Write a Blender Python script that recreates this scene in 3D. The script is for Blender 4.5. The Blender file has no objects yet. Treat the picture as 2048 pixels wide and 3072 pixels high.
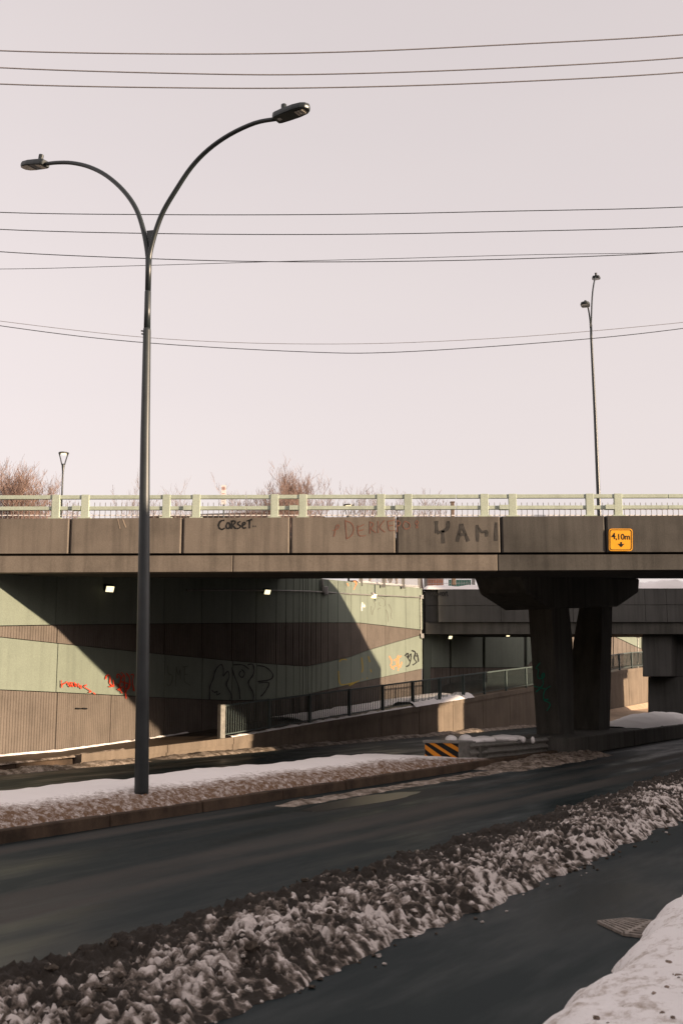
import bpy, bmesh, math, random
from mathutils import Vector, Matrix, noise

scene = bpy.context.scene
COL = scene.collection
random.seed(7)

# ------------------------------------------------------------------ camera
F, CX, CY = 3200.0, 1024.0, 1536.0          # focal length / centre in photo pixels
PITCH = math.atan(0.16)
CAM = Vector((0.0, 0.0, 2.2))
cam_data = bpy.data.cameras.new("camera")
cam_data.sensor_fit = 'VERTICAL'
cam_data.sensor_height = 36.0
cam_data.lens = 36.0 * F / 3072.0
cam_data.clip_start = 0.05
cam_data.clip_end = 6000.0
cam_data.dof.use_dof = True
cam_data.dof.focus_distance = 21.0
cam_data.dof.aperture_fstop = 3.2
cam = bpy.data.objects.new("camera", cam_data)
cam.location = CAM
cam.rotation_euler = (math.pi / 2 + PITCH, 0, 0)
COL.objects.link(cam)
scene.camera = cam

# ------------------------------------------------------------------ sun, sky, exposure
AZ, EL = math.radians(71.0), math.radians(9.2)      # azimuth to the right of straight behind the camera
TO_SUN = Vector((math.sin(AZ) * math.cos(EL), -math.cos(AZ) * math.cos(EL), math.sin(EL)))
sun_data = bpy.data.lights.new("sun", 'SUN')
sun_data.energy = 5.0
sun_data.angle = math.radians(0.6)
sun_data.color = (1.0, 0.78, 0.56)
sun = bpy.data.objects.new("sun", sun_data)
sun.rotation_euler = TO_SUN.to_track_quat('Z', 'Y').to_euler()
sun.location = (30, -20, 40)
COL.objects.link(sun)

world = bpy.data.worlds.new("World")
scene.world = world
world.use_nodes = True
wn, wl = world.node_tree.nodes, world.node_tree.links
wn.clear()
sky = wn.new("ShaderNodeTexSky")
sky.sky_type = 'NISHITA'
sky.sun_disc = False
sky.sun_elevation = EL
sky.sun_rotation = math.pi - AZ
sky.air_density = 1.0
sky.dust_density = 2.5
sky.ozone_density = 1.0
hsv = wn.new("ShaderNodeHueSaturation"); hsv.inputs['Saturation'].default_value = 0.25
gam = wn.new("ShaderNodeGamma"); gam.inputs['Gamma'].default_value = 0.40
tint = wn.new("ShaderNodeMix"); tint.data_type = 'RGBA'; tint.blend_type = 'MULTIPLY'
tint.inputs[0].default_value = 1.0
tint.inputs[7].default_value = (1.0, 0.88, 0.855, 1)
bg = wn.new("ShaderNodeBackground"); bg.inputs['Strength'].default_value = 0.326
wo = wn.new("ShaderNodeOutputWorld")
wl.new(sky.outputs[0], hsv.inputs['Color'])
wl.new(hsv.outputs[0], gam.inputs['Color'])
wl.new(gam.outputs[0], tint.inputs[6])
# faint high haze, a few per cent
wtc = wn.new("ShaderNodeTexCoord"); wmp = wn.new("ShaderNodeMapping"); wmp.inputs['Scale'].default_value = (1.2, 1.2, 5.0)
wno = wn.new("ShaderNodeTexNoise"); wno.inputs['Scale'].default_value = 1.6; wno.inputs['Detail'].default_value = 5.0
wrp = wn.new("ShaderNodeValToRGB"); wrp.color_ramp.elements[0].position = 0.3; wrp.color_ramp.elements[0].color = (0.975, 0.975, 0.985, 1)
wrp.color_ramp.elements[1].position = 0.7; wrp.color_ramp.elements[1].color = (1.0, 1.0, 1.0, 1)
wmx = wn.new("ShaderNodeMix"); wmx.data_type = 'RGBA'; wmx.blend_type = 'MULTIPLY'; wmx.inputs[0].default_value = 1.0
wl.new(wtc.outputs['Generated'], wmp.inputs['Vector']); wl.new(wmp.outputs[0], wno.inputs['Vector']); wl.new(wno.outputs[0], wrp.inputs[0])
wl.new(tint.outputs[2], wmx.inputs[6]); wl.new(wrp.outputs[0], wmx.inputs[7])
wl.new(wmx.outputs[2], bg.inputs['Color'])
wl.new(bg.outputs[0], wo.inputs['Surface'])

vs = scene.view_settings
vs.view_transform = 'Standard'; vs.look = 'None'; vs.exposure = 0.95; vs.gamma = 1.0
vs.use_curve_mapping = False
scene.cycles.max_bounces = 6
scene.cycles.diffuse_bounces = 3
scene.cycles.use_denoising = True

# ------------------------------------------------------------------ helpers: picture geometry -> world
cp, sp = math.cos(PITCH), math.sin(PITCH)
def ray(x, y):
    a, b = (x - CX) / F, -(y - CY) / F
    return Vector((a, cp - b * sp, sp + b * cp))
def P(x, y, d):                      # the point of a sight line at distance d (world Y)
    r = ray(x, y); return CAM + r * (d / r.y)
def G(x, y, z=0.0):                  # the point of a sight line on a level plane
    r = ray(x, y); return CAM + r * ((z - CAM.z) / r.z)
def PL(x, y, p0, nr):                # on any plane
    r = ray(x, y); return CAM + r * ((p0 - CAM).dot(nr) / r.dot(nr))

O2 = Vector((-0.17, 22.4, 0)); U = Vector((0.534, 0.8455, 0)); N = Vector((0.8455, -0.534, 0))
Z = Vector((0, 0, 1))
def ST(s, t, z=0.0): return O2 + U * s + N * t + Z * z

def lerp(tab, x):
    if x <= tab[0][0]: return tab[0][1]
    for (a, b), (c, d) in zip(tab, tab[1:]):
        if x <= c: return b + (d - b) * (x - a) / (c - a)
    return tab[-1][1]

# ------------------------------------------------------------------ materials
MATS = {}
def _nodes(name):
    m = bpy.data.materials.new(name); m.use_nodes = True
    n, l = m.node_tree.nodes, m.node_tree.links
    b = n["Principled BSDF"]
    MATS[name] = m
    return m, n, l, b
def _noise(n, l, scale, detail=4.0, rough=0.55, vec=None, sc=None):
    t = n.new("ShaderNodeTexNoise"); t.inputs['Scale'].default_value = scale
    t.inputs['Detail'].default_value = detail; t.inputs['Roughness'].default_value = rough
    if vec is not None:
        if sc is not None:
            mp = n.new("ShaderNodeMapping"); mp.inputs['Scale'].default_value = sc
            if len(sc) == 3: pass
            l.new(vec, mp.inputs['Vector']); vec = mp.outputs[0]
        l.new(vec, t.inputs['Vector'])
    return t
def _ramp(n, l, src, stops):
    r = n.new("ShaderNodeValToRGB")
    e = r.color_ramp.elements
    e[0].position, e[0].color = stops[0][0], (*stops[0][1], 1)
    e[1].position, e[1].color = stops[-1][0], (*stops[-1][1], 1)
    for p, c in stops[1:-1]:
        k = e.new(p); k.color = (*c, 1)
    l.new(src, r.inputs[0]); return r
def _mix(n, l, a, b, fac, mode='MIX'):
    m = n.new("ShaderNodeMix"); m.data_type = 'RGBA'; m.blend_type = mode
    for sock, v in ((m.inputs[6], a), (m.inputs[7], b), (m.inputs[0], fac)):
        if isinstance(v, (int, float)): sock.default_value = v
        elif isinstance(v, tuple): sock.default_value = (*v, 1)
        else: l.new(v, sock)
    return m.outputs[2]
def _pos(n):
    return n.new("ShaderNodeNewGeometry").outputs['Position']
def _bump(n, l, b, src, strength, dist):
    k = n.new("ShaderNodeBump"); k.inputs['Strength'].default_value = strength
    k.inputs['Distance'].default_value = dist
    l.new(src, k.inputs['Height']); l.new(k.outputs[0], b.inputs['Normal'])

def weathered(name, col, rough=0.85, var=0.35, big=0.5, streak=0.4, bump=0.25, spec=0.25, metal=0.0, fine=30):
    """painted or cast surface: cloudy patches, vertical rain streaks, fine grain"""
    m, n, l, b = _nodes(name)
    p = _pos(n)
    c = tuple(col)
    dark = tuple(v * (1 - var) for v in c); light = tuple(min(1, v * (1 + var * 0.6)) for v in c)
    n1 = _noise(n, l, big, 6, 0.6, p)
    base = _ramp(n, l, n1.outputs[0], [(0.32, dark), (0.5, c), (0.7, light)]).outputs[0]
    n2 = _noise(n, l, 1.0, 5, 0.6, p, (4.0, 4.0, 0.22))
    st = _ramp(n, l, n2.outputs[0], [(0.35, (1 - streak,) * 3), (0.55, (1, 1, 1)), (0.72, (1 + 0 * streak,) * 3)]).outputs[0]
    base = _mix(n, l, base, st, 1.0, 'MULTIPLY')
    n3 = _noise(n, l, fine, 4, 0.7, p)
    gr = _ramp(n, l, n3.outputs[0], [(0.3, (0.82,) * 3), (0.7, (1.12,) * 3)]).outputs[0]
    base = _mix(n, l, base, gr, 1.0, 'MULTIPLY')
    l.new(base, b.inputs['Base Color'])
    b.inputs['Roughness'].default_value = rough
    b.inputs['Specular IOR Level'].default_value = spec
    b.inputs['Metallic'].default_value = metal
    if bump: _bump(n, l, b, n3.outputs[0], bump, 0.01)
    return m

def plain(name, col, rough=0.5, spec=0.4, metal=0.0, var=0.15, scale=8):
    m, n, l, b = _nodes(name)
    t = _noise(n, l, scale, 4, 0.6, _pos(n))
    r = _ramp(n, l, t.outputs[0], [(0.3, tuple(v * (1 - var) for v in col)), (0.7, tuple(min(1, v * (1 + var)) for v in col))])
    l.new(r.outputs[0], b.inputs['Base Color'])
    b.inputs['Roughness'].default_value = rough; b.inputs['Specular IOR Level'].default_value = spec
    b.inputs['Metallic'].default_value = metal
    return m
def glow(name, col, s):
    m, n, l, b = _nodes(name)
    b.inputs['Base Color'].default_value = (*col, 1)
    b.inputs['Emission Color'].default_value = (*col, 1)
    b.inputs['Emission Strength'].default_value = s
    return m

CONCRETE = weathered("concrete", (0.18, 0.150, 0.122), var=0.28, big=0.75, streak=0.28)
CONCRETE_SHADE_SOOT = weathered("shaded_sooty_concrete", (0.075, 0.068, 0.06), var=0.35, big=0.6, streak=0.3)  # soft shade on the right fascia put into the colour, along with soot
CONCRETE_MID = weathered("shaded_stained_concrete", (0.125, 0.108, 0.091), var=0.35, big=0.6, streak=0.35)  # middle step of that painted shade, with stains
CONCRETE_PIER = weathered("pier_concrete", (0.10, 0.095, 0.083), var=0.25, big=0.5, streak=0.3)
CONCRETE_FAR = weathered("grey_concrete", (0.095, 0.092, 0.085), var=0.2, big=0.4, streak=0.25)
CONCRETE_RAMP = weathered("ramp_concrete", (0.18, 0.142, 0.108), var=0.2, big=0.8, streak=0.2)
KERB_STONE = weathered("kerb_concrete", (0.075, 0.05, 0.033), var=0.5, big=1.6, streak=0.2)
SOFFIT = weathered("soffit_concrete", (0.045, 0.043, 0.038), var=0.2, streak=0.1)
GREEN_PANEL = weathered("pale_green_panel", (0.182, 0.208, 0.166), var=0.10, big=0.7, streak=0.10, bump=0.05, rough=0.7)
BROWN_RIB = weathered("ribbed_brown_concrete", (0.140, 0.116, 0.097), var=0.2, big=0.8, streak=0.12, bump=0.2)
RAIL_GREEN = weathered("pale_green_paint", (0.43, 0.475, 0.385), var=0.08, big=1.2, streak=0.12, bump=0.0, rough=0.55)
RAIL_DARK = plain("dark_green_metal", (0.055, 0.075, 0.07), 0.5, 0.4)
POLE = plain("dark_pole_paint", (0.016, 0.021, 0.022), 0.36, 0.5, var=0.2, scale=3)
POLE_LOW = plain("dull_pole_paint", (0.027, 0.032, 0.033), 0.42, 0.5, var=0.25, scale=2.5)
LAMP_GLASS = plain("lamp_lens", (0.55, 0.50, 0.42), 0.25, 0.5)
LAMP_LED = plain("lamp_led_plate", (0.18, 0.17, 0.15), 0.3, 0.5)
GALV = plain("galvanised_steel", (0.22, 0.21, 0.19), 0.5, 0.5, 0.3, var=0.3)
BOXGREY = plain("light_grey_box", (0.45, 0.43, 0.41), 0.5, 0.3)
WIRE = plain("black_wire", (0.03, 0.03, 0.035), 0.6, 0.2)
WIRE_PALE = plain("weathered_wire", (0.22, 0.205, 0.215), 0.6, 0.2)
ORANGE = plain("orange_sheeting", (0.62, 0.22, 0.012), 0.45, 0.4, var=0.12)
YELLOW = plain("amber_sign_sheeting", (0.82, 0.36, 0.012), 0.45, 0.4, var=0.06)
BLACK = plain("black_paint", (0.012, 0.012, 0.012), 0.6, 0.2)
SPRAY_BLACK = plain("black_spray", (0.02, 0.02, 0.02), 0.8, 0.1)
SPRAY_FADED = weathered("faded_black_spray", (0.055, 0.05, 0.045), var=0.5, big=5, streak=0.3, bump=0)
SPRAY_GREY = plain("thin_dark_spray", (0.12, 0.125, 0.10), 0.8, 0.1)
SPRAY_RED = plain("red_spray", (0.50, 0.045, 0.018), 0.8, 0.1)
SPRAY_ORANGE = plain("faded_orange_spray", (0.62, 0.22, 0.09), 0.8, 0.1)
SPRAY_OLDRED = plain("old_red_spray", (0.19, 0.095, 0.07), 0.8, 0.1)
SPRAY_YELLOW = plain("ochre_spray", (0.38, 0.28, 0.06), 0.8, 0.1)
SPRAY_GREEN = plain("green_spray", (0.025, 0.22, 0.15), 0.8, 0.1)
SPRAY_WHITE = plain("white_spray", (0.68, 0.64, 0.55), 0.8, 0.1)
SIGN_WHITE = plain("white_sign", (0.78, 0.72, 0.68), 0.4, 0.4, var=0.04)
SIGN_RED = plain("red_sign_print", (0.62, 0.28, 0.22), 0.4, 0.4, var=0.04)
BARK = plain("reddish_bark", (0.26, 0.18, 0.15), 0.9, 0.1, var=0.3, scale=2)
BARK_PALE = plain("grey_bark", (0.24, 0.18, 0.155), 0.9, 0.1, var=0.3, scale=2)
ROOF = plain("dark_roofing", (0.06, 0.05, 0.045), 0.9, 0.1)
BRICK = weathered("brown_brick", (0.14, 0.08, 0.06), var=0.2)
GLASS_DARK = plain("dark_glass", (0.02, 0.025, 0.03), 0.08, 0.5)
WOOD = plain("grey_wood", (0.18, 0.13, 0.10), 0.9, 0.1)
FLOOD = glow("floodlight_lens", (1.0, 0.84, 0.50), 0.95)
LAMP_WARM = glow("lit_lamp_lens", (1.0, 0.80, 0.48), 1.0)

def snow_material(name, dirt, scale, lo, hi, white=(0.91, 0.865, 0.84), dcol=(0.085, 0.062, 0.043), tgrad=None, bump=0.6, bs=40):
    m, n, l, b = _nodes(name)
    p = _pos(n)
    n1 = _noise(n, l, scale, 8, 0.68, p)
    n2 = _noise(n, l, scale * 5, 5, 0.7, p)
    add = n.new("ShaderNodeMath"); add.operation = 'MULTIPLY_ADD'
    l.new(n2.outputs[0], add.inputs[0]); add.inputs[1].default_value = 0.45
    l.new(n1.outputs[0], add.inputs[2])
    val = add.outputs[0]
    if tgrad:                                   # road spray: dirtier towards one side of the ridge
        dot = n.new("ShaderNodeVectorMath"); dot.operation = 'DOT_PRODUCT'
        l.new(p, dot.inputs[0]); dot.inputs[1].default_value = tuple(N)
        mr = n.new("ShaderNodeMapRange"); t0, t1, amt = tgrad
        off = O2.dot(N)
        mr.inputs['From Min'].default_value = t0 + off; mr.inputs['From Max'].default_value = t1 + off
        mr.inputs['To Min'].default_value = -amt; mr.inputs['To Max'].default_value = 0.0
        l.new(dot.outputs['Value'], mr.inputs['Value'])
        a2 = n.new("ShaderNodeMath"); a2.operation = 'ADD'
        l.new(val, a2.inputs[0]); l.new(mr.outputs[0], a2.inputs[1]); val = a2.outputs[0]
    mid = tuple(w * 0.45 + d * 0.55 for w, d in zip(white, dcol))
    r = _ramp(n, l, val, [(lo, dcol), ((lo + hi) / 2, mid), (hi, white)])
    l.new(r.outputs[0], b.inputs['Base Color'])
    b.inputs['Roughness'].default_value = 0.75
    b.inputs['Specular IOR Level'].default_value = 0.2
    n3 = _noise(n, l, bs, 5, 0.7, p)
    _bump(n, l, b, n3.outputs[0], bump, 0.02)
    return m
SNOW = snow_material("clean_snow", 0, 1.1, 0.05, 0.42, bump=0.25, bs=25)
SNOW_RIDGE = snow_material("ploughed_dirty_shaded_snow", 0, 5.5, 0.65, 0.90, white=(0.80, 0.745, 0.71), dcol=(0.055, 0.043, 0.032), tgrad=(5.8, 6.9, 0.17), bump=0.9, bs=55)
SNOW_SLUSH = snow_material("brown_slush", 0, 4.0, 0.62, 1.0, white=(0.62, 0.52, 0.44), bump=0.7)
SNOW_MEDIAN = snow_material("median_snow", 0, 11.0, 0.50, 0.86, white=(0.91, 0.855, 0.82), dcol=(0.16, 0.092, 0.052), tgrad=None, bump=0.3)
CLOD = plain("dark_snow_clod", (0.07, 0.056, 0.044), 0.9, 0.15, var=0.6, scale=30)
CLOD_PALE = plain("pale_snow_clod", (0.48, 0.43, 0.39), 0.9, 0.15, var=0.6, scale=30)

# median snow: clean on the crown, sand and grit tinted with painted orange sunlight on the slope facing the road
def rework_median():
    m = MATS["median_snow"]; n, l = m.node_tree.nodes, m.node_tree.links
    b = n["Principled BSDF"]; ramp = [k for k in n if k.type == 'VALTORGB'][0]
    src = ramp.inputs[0].links[0].from_socket
    dot = n.new("ShaderNodeVectorMath"); dot.operation = 'DOT_PRODUCT'
    l.new(_pos(n), dot.inputs[0]); dot.inputs[1].default_value = tuple(N)
    mr = n.new("ShaderNodeMapRange"); off = O2.dot(N)
    mr.inputs['From Min'].default_value = -1.35 + off; mr.inputs['From Max'].default_value = -0.45 + off
    mr.inputs['To Min'].default_value = 0.42; mr.inputs['To Max'].default_value = -0.18
    l.new(dot.outputs['Value'], mr.inputs['Value'])
    a = n.new("ShaderNodeMath"); a.operation = 'ADD'
    l.new(src, a.inputs[0]); l.new(mr.outputs[0], a.inputs[1]); l.new(a.outputs[0], ramp.inputs[0])
rework_median()

def asphalt(name, wet=0.5):
    m, n, l, b = _nodes(name)
    p = _pos(n)
    rot = n.new("ShaderNodeMapping"); rot.vector_type = 'TEXTURE'
    rot.inputs['Rotation'].default_value = (0, 0, math.atan2(U.y, U.x))
    l.new(p, rot.inputs['Vector'])
    n1 = _noise(n, l, 1.0, 6, 0.6, rot.outputs[0], (0.035, 0.55, 1))       # long streaks along the road
    n2 = _noise(n, l, 1.0, 6, 0.65, rot.outputs[0], (0.5, 2.2, 1))
    n3 = _noise(n, l, 45, 6, 0.8, p)
    n4 = _noise(n, l, 1.0, 5, 0.6, rot.outputs[0], (0.22, 0.9, 1))
    a = n.new("ShaderNodeMath"); a.operation = 'MULTIPLY_ADD'
    l.new(n2.outputs[0], a.inputs[0]); a.inputs[1].default_value = 0.22; l.new(n1.outputs[0], a.inputs[2])
    dt = n.new("ShaderNodeVectorMath"); dt.operation = 'DOT_PRODUCT'
    l.new(p, dt.inputs[0]); dt.inputs[1].default_value = tuple(N)
    off = O2.dot(N)
    tr = n.new("ShaderNodeMapRange"); tr.inputs['From Min'].default_value = off; tr.inputs['From Max'].default_value = off + 10.0
    l.new(dt.outputs['Value'], tr.inputs['Value'])
    band = _ramp(n, l, tr.outputs[0], [(0.0, (0.02,) * 3), (0.05, (.16,) * 3), (0.10, (-.0,) * 3), (0.24, (0.0,) * 3), (0.30, (0.20,) * 3), (0.345, (0.11,) * 3), (0.385, (0.20,) * 3), (0.45, (0.0,) * 3), (0.80, (0.0,) * 3), (0.95, (0.02,) * 3)]).outputs[0]
    ad = n.new("ShaderNodeMath"); ad.operation = 'ADD'
    l.new(a.outputs[0], ad.inputs[0]); l.new(band, ad.inputs[1])
    dry = _ramp(n, l, ad.outputs[0], [(0.66, (0, 0, 0)), (0.86, (1, 1, 1))]).outputs[0]
    c = _mix(n, l, (0.0045, 0.0115, 0.0125), (0.060, 0.053, 0.046), dry)
    g = _ramp(n, l, n3.outputs[0], [(0.3, (0.55,) * 3), (0.72, (1.6,) * 3)]).outputs[0]
    c = _mix(n, l, c, g, 1.0, 'MULTIPLY')
    l.new(c, b.inputs['Base Color'])
    rr = _ramp(n, l, n4.outputs[0], [(0.36, (0.30,) * 3), (0.58, (0.62,) * 3)]).outputs[0]
    r2 = _mix(n, l, rr, (0.8, 0.8, 0.8), dry)
    l.new(r2, b.inputs['Roughness'])
    b.inputs['Specular IOR Level'].default_value = 0.17
    _bump(n, l, b, n3.outputs[0], 0.25, 0.006)
    return m
ASPHALT = asphalt("wet_asphalt")
SIDEWALK_MAT = weathered("wet_sidewalk", (0.065, 0.045, 0.03), var=0.4, streak=0.0, rough=0.5)
GROUND_MAT = snow_material("snowy_ground", 0, 0.3, 0.55, 0.95, white=(0.5, 0.47, 0.45), dcol=(0.09, 0.08, 0.07))

# ------------------------------------------------------------------ helpers: meshes and objects
WLOC = {}
def empty(name, loc, label=None, cat=None, group=None):
    o = bpy.data.objects.new(name, None); COL.objects.link(o)
    o.location = loc; WLOC[o.name] = Vector(loc)
    o.empty_display_size = 0.3
    tag(o, label, cat, group); return o
def tag(o, label=None, cat=None, group=None, kind=None):
    if label: o["label"] = label
    if cat: o["category"] = cat
    if group: o["group"] = group
    if kind: o["kind"] = kind
    return o
def link_mesh(name, me, parent=None, loc=None):
    o = bpy.data.objects.new(name, me); COL.objects.link(o)
    loc = Vector(loc) if loc is not None else Vector((0, 0, 0))
    WLOC[o.name] = loc
    if parent:
        o.parent = parent; o.location = loc - WLOC[parent.name]
    else: o.location = loc
    return o

class MB:
    def __init__(s): s.v, s.f = [], []
    def add(s, vs, fs):
        k = len(s.v); s.v += [Vector(a) for a in vs]; s.f += [tuple(i + k for i in f) for f in fs]; return s
    def box8(s, a):                     # 4 bottom then 4 top
        return s.add(a, [(3, 2, 1, 0), (4, 5, 6, 7), (0, 1, 5, 4), (1, 2, 6, 5), (2, 3, 7, 6), (3, 0, 4, 7)])
    def box(s, lo, hi):
        x0, y0, z0 = lo; x1, y1, z1 = hi
        return s.box8([(x0, y0, z0), (x1, y0, z0), (x1, y1, z0), (x0, y1, z0), (x0, y0, z1), (x1, y0, z1), (x1, y1, z1), (x0, y1, z1)])
    def obox(s, c, ax, ay, az, hx, hy, hz):   # oriented box about centre
        ax, ay, az = ax * hx, ay * hy, az * hz
        return s.box8([c - ax - ay - az, c + ax - ay - az, c + ax + ay - az, c - ax + ay - az,
                       c - ax - ay + az, c + ax - ay + az, c + ax + ay + az, c - ax + ay + az])
    def prism(s, poly, d):              # polygon (list of Vector) pushed along d
        n = len(poly); a = [Vector(p) for p in poly]; b = [p + d for p in a]
        return s.add(a + b, [tuple(range(n)), tuple(range(2 * n - 1, n - 1, -1))] +
                     [(i, i + n, (i + 1) % n + n, (i + 1) % n) for i in range(n)])
    def tube(s, pts, rad, n=8, cap=True):
        pts = [Vector(p) for p in pts]; k = len(s.v)
        if not isinstance(rad, (list, tuple)): rad = [rad] * len(pts)
        prev = None
        for i, p in enumerate(pts):
            t = (pts[min(i + 1, len(pts) - 1)] - pts[max(i - 1, 0)]).normalized()
            if prev is None:
                a = t.cross(Z if abs(t.z) < 0.9 else Vector((1, 0, 0))).normalized()
            else: a = (prev - t * prev.dot(t)).normalized()
            prev = a; b = t.cross(a)
            for j in range(n):
                w = 2 * math.pi * j / n
                s.v.append(p + (a * math.cos(w) + b * math.sin(w)) * rad[i])
        for i in range(len(pts) - 1):
            for j in range(n):
                q = k + i * n; s.f.append((q + j, q + (j + 1) % n, q + n + (j + 1) % n, q + n + j))
        if cap:
            s.f.append(tuple(k + j for j in reversed(range(n)))); q = k + (len(pts) - 1) * n
            s.f.append(tuple(q + j for j in range(n)))
        return s
    def grid(s, fn, nu, nv):
        k = len(s.v)
        for i in range(nu):
            for j in range(nv): s.v.append(fn(i, j))
        for i in range(nu - 1):
            for j in range(nv - 1):
                q = k + i * nv + j; s.f.append((q, q + nv, q + nv + 1, q + 1))
        return s
    def build(s, name, mat, parent=None, smooth=False, bevel=0.0, origin=None, fix=True):
        lo = Vector((min(v.x for v in s.v), min(v.y for v in s.v), min(v.z for v in s.v)))
        hi = Vector((max(v.x for v in s.v), max(v.y for v in s.v), max(v.z for v in s.v)))
        org = Vector(origin) if origin is not None else Vector(((lo.x + hi.x) / 2, (lo.y + hi.y) / 2, lo.z))
        me = bpy.data.meshes.new(name)
        me.from_pydata([v - org for v in s.v], [], s.f)
        if fix:
            bm = bmesh.new(); bm.from_mesh(me); bmesh.ops.recalc_face_normals(bm, faces=bm.faces); bm.to_mesh(me); bm.free()
        me.materials.append(mat)
        if smooth: me.polygons.foreach_set("use_smooth", [True] * len(me.polygons))
        o = link_mesh(name, me, parent, org)
        if bevel:
            bv = o.modifiers.new("edge", 'BEVEL'); bv.width = bevel; bv.segments = 1; bv.limit_method = 'ANGLE'
        return o

def ribbon(strokes, fn, w, taper=False):
    """flat spray-paint strokes given in photo pixels, mapped on a surface by fn"""
    mb = MB()
    for st in strokes:
        pts = []
        for (a, b) in zip(st, st[1:]):                       # resample, soften corners
            for q in range(3): pts.append((a[0] + (b[0] - a[0]) * q / 3, a[1] + (b[1] - a[1]) * q / 3))
        pts.append(st[-1])
        for _ in range(2):
            pts = [pts[0]] + [tuple(0.25 * pts[i - 1][k] + 0.5 * pts[i][k] + 0.25 * pts[i + 1][k] for k in (0, 1)) for i in range(1, len(pts) - 1)] + [pts[-1]]
        L, R = [], []
        for i, p in enumerate(pts):
            a, b = pts[max(0, i - 1)], pts[min(len(pts) - 1, i + 1)]
            dx, dy = b[0] - a[0], b[1] - a[1]; q = math.hypot(dx, dy) or 1
            ww = w * 0.5 * (1 + 0.25 * math.sin(i * 1.7 + p[0]))
            L.append(fn(p[0] - dy / q * ww, p[1] + dx / q * ww)); R.append(fn(p[0] + dy / q * ww, p[1] - dx / q * ww))
        n = len(pts)
        mb.add(L + R, [(i, i + 1, n + i + 1, n + i) for i in range(n - 1)])
    return mb
def zoomed(strokes, x0, y0, k):
    return [[(x0 + x / k, y0 + y / k) for x, y in st] for st in strokes]

def text_mesh(body, size, bold=0.0):
    cu = bpy.data.curves.new("lettering", 'FONT'); cu.body = body; cu.size = size; cu.offset = bold
    cu.align_x = 'CENTER'; cu.fill_mode = 'BOTH'
    ob = bpy.data.objects.new("lettering", cu); COL.objects.link(ob)
    bpy.context.view_layer.update()
    me = bpy.data.meshes.new_from_object(ob.evaluated_get(bpy.context.evaluated_depsgraph_get()))
    bpy.data.objects.remove(ob); bpy.data.curves.remove(cu)
    return me

# ================================================================== SETTING
def sheet(name, pts, mat, kind='structure', z=None):
    o = MB().add(pts, [tuple(range(len(pts)))]).build(name, mat, origin=pts[0]); tag(o, kind=kind); return o
sheet("ground", [Vector((-3000, -3000, -0.06)), Vector((3000, -3000, -0.06)), Vector((3000, 3000, -0.06)), Vector((-3000, 3000, -0.06))], GROUND_MAT)
road = sheet("road", [ST(-60, -10.2, 0), ST(-60, 12, 0), ST(170, 12, 0), ST(170, -10.2, 0)], ASPHALT)

# ------------------------------------------------------------------ underpass wall: plan and bands measured once
WALL_D = [(-400, 24.8), (-150, 27.1), (0, 28.7), (143, 30.4), (317, 33.1), (490, 37.5), (660, 40.8), (829, 43.8), (924, 45.6),
          (1005, 47.3), (1075, 50.6), (1130, 54.0), (1200, 57.2), (1265, 60.0), (1350, 63.5), (1575, 70.0), (1838, 80.0), (1990, 92.0), (2150, 110.0)]
JOINTS = [-400, -150, 174, 495, 607, 697, 769, 829, 858, 880, 898, 908, 917, 923, 934, 948, 963, 984, 1013, 1052, 1080, 1101, 1155, 1215, 1265]
JD = {x: 1.0 / lerp([(a, 1.0 / d) for a, d in WALL_D], x) for x in JOINTS}
JT = [(x, 1.0 / JD[x]) for x in JOINTS]
def wd(x): return 1.0 / lerp(JT, x)
B0 = [(-400, 1672), (300, 1690), (829, 1722), (1080, 1747), (1271, 1764)]
B1 = [(-400, 1885), (0, 1878), (174, 1875), (495, 1871), (923, 1868), (1073, 1868), (1265, 1890)]
B2 = [(-400, 1860), (0, 1915), (174, 1930), (495, 1963), (697, 1982), (829, 1993), (923, 1999), (1052, 1970), (1113, 1947), (1265, 1904)]
B3 = [(-400, 2050), (0, 2070), (174, 2077), (495, 2093), (607, 2098), (734, 2103), (858, 2094), (923, 2083), (984, 2069), (1120, 2037), (1265, 2006)]
B4 = [(-400, 2315), (0, 2266), (174, 2253), (500, 2208), (823, 2158), (1037, 2123), (1270, 2089)]
def wz(tab, x): return P(x, lerp(tab, x), wd(x))

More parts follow.
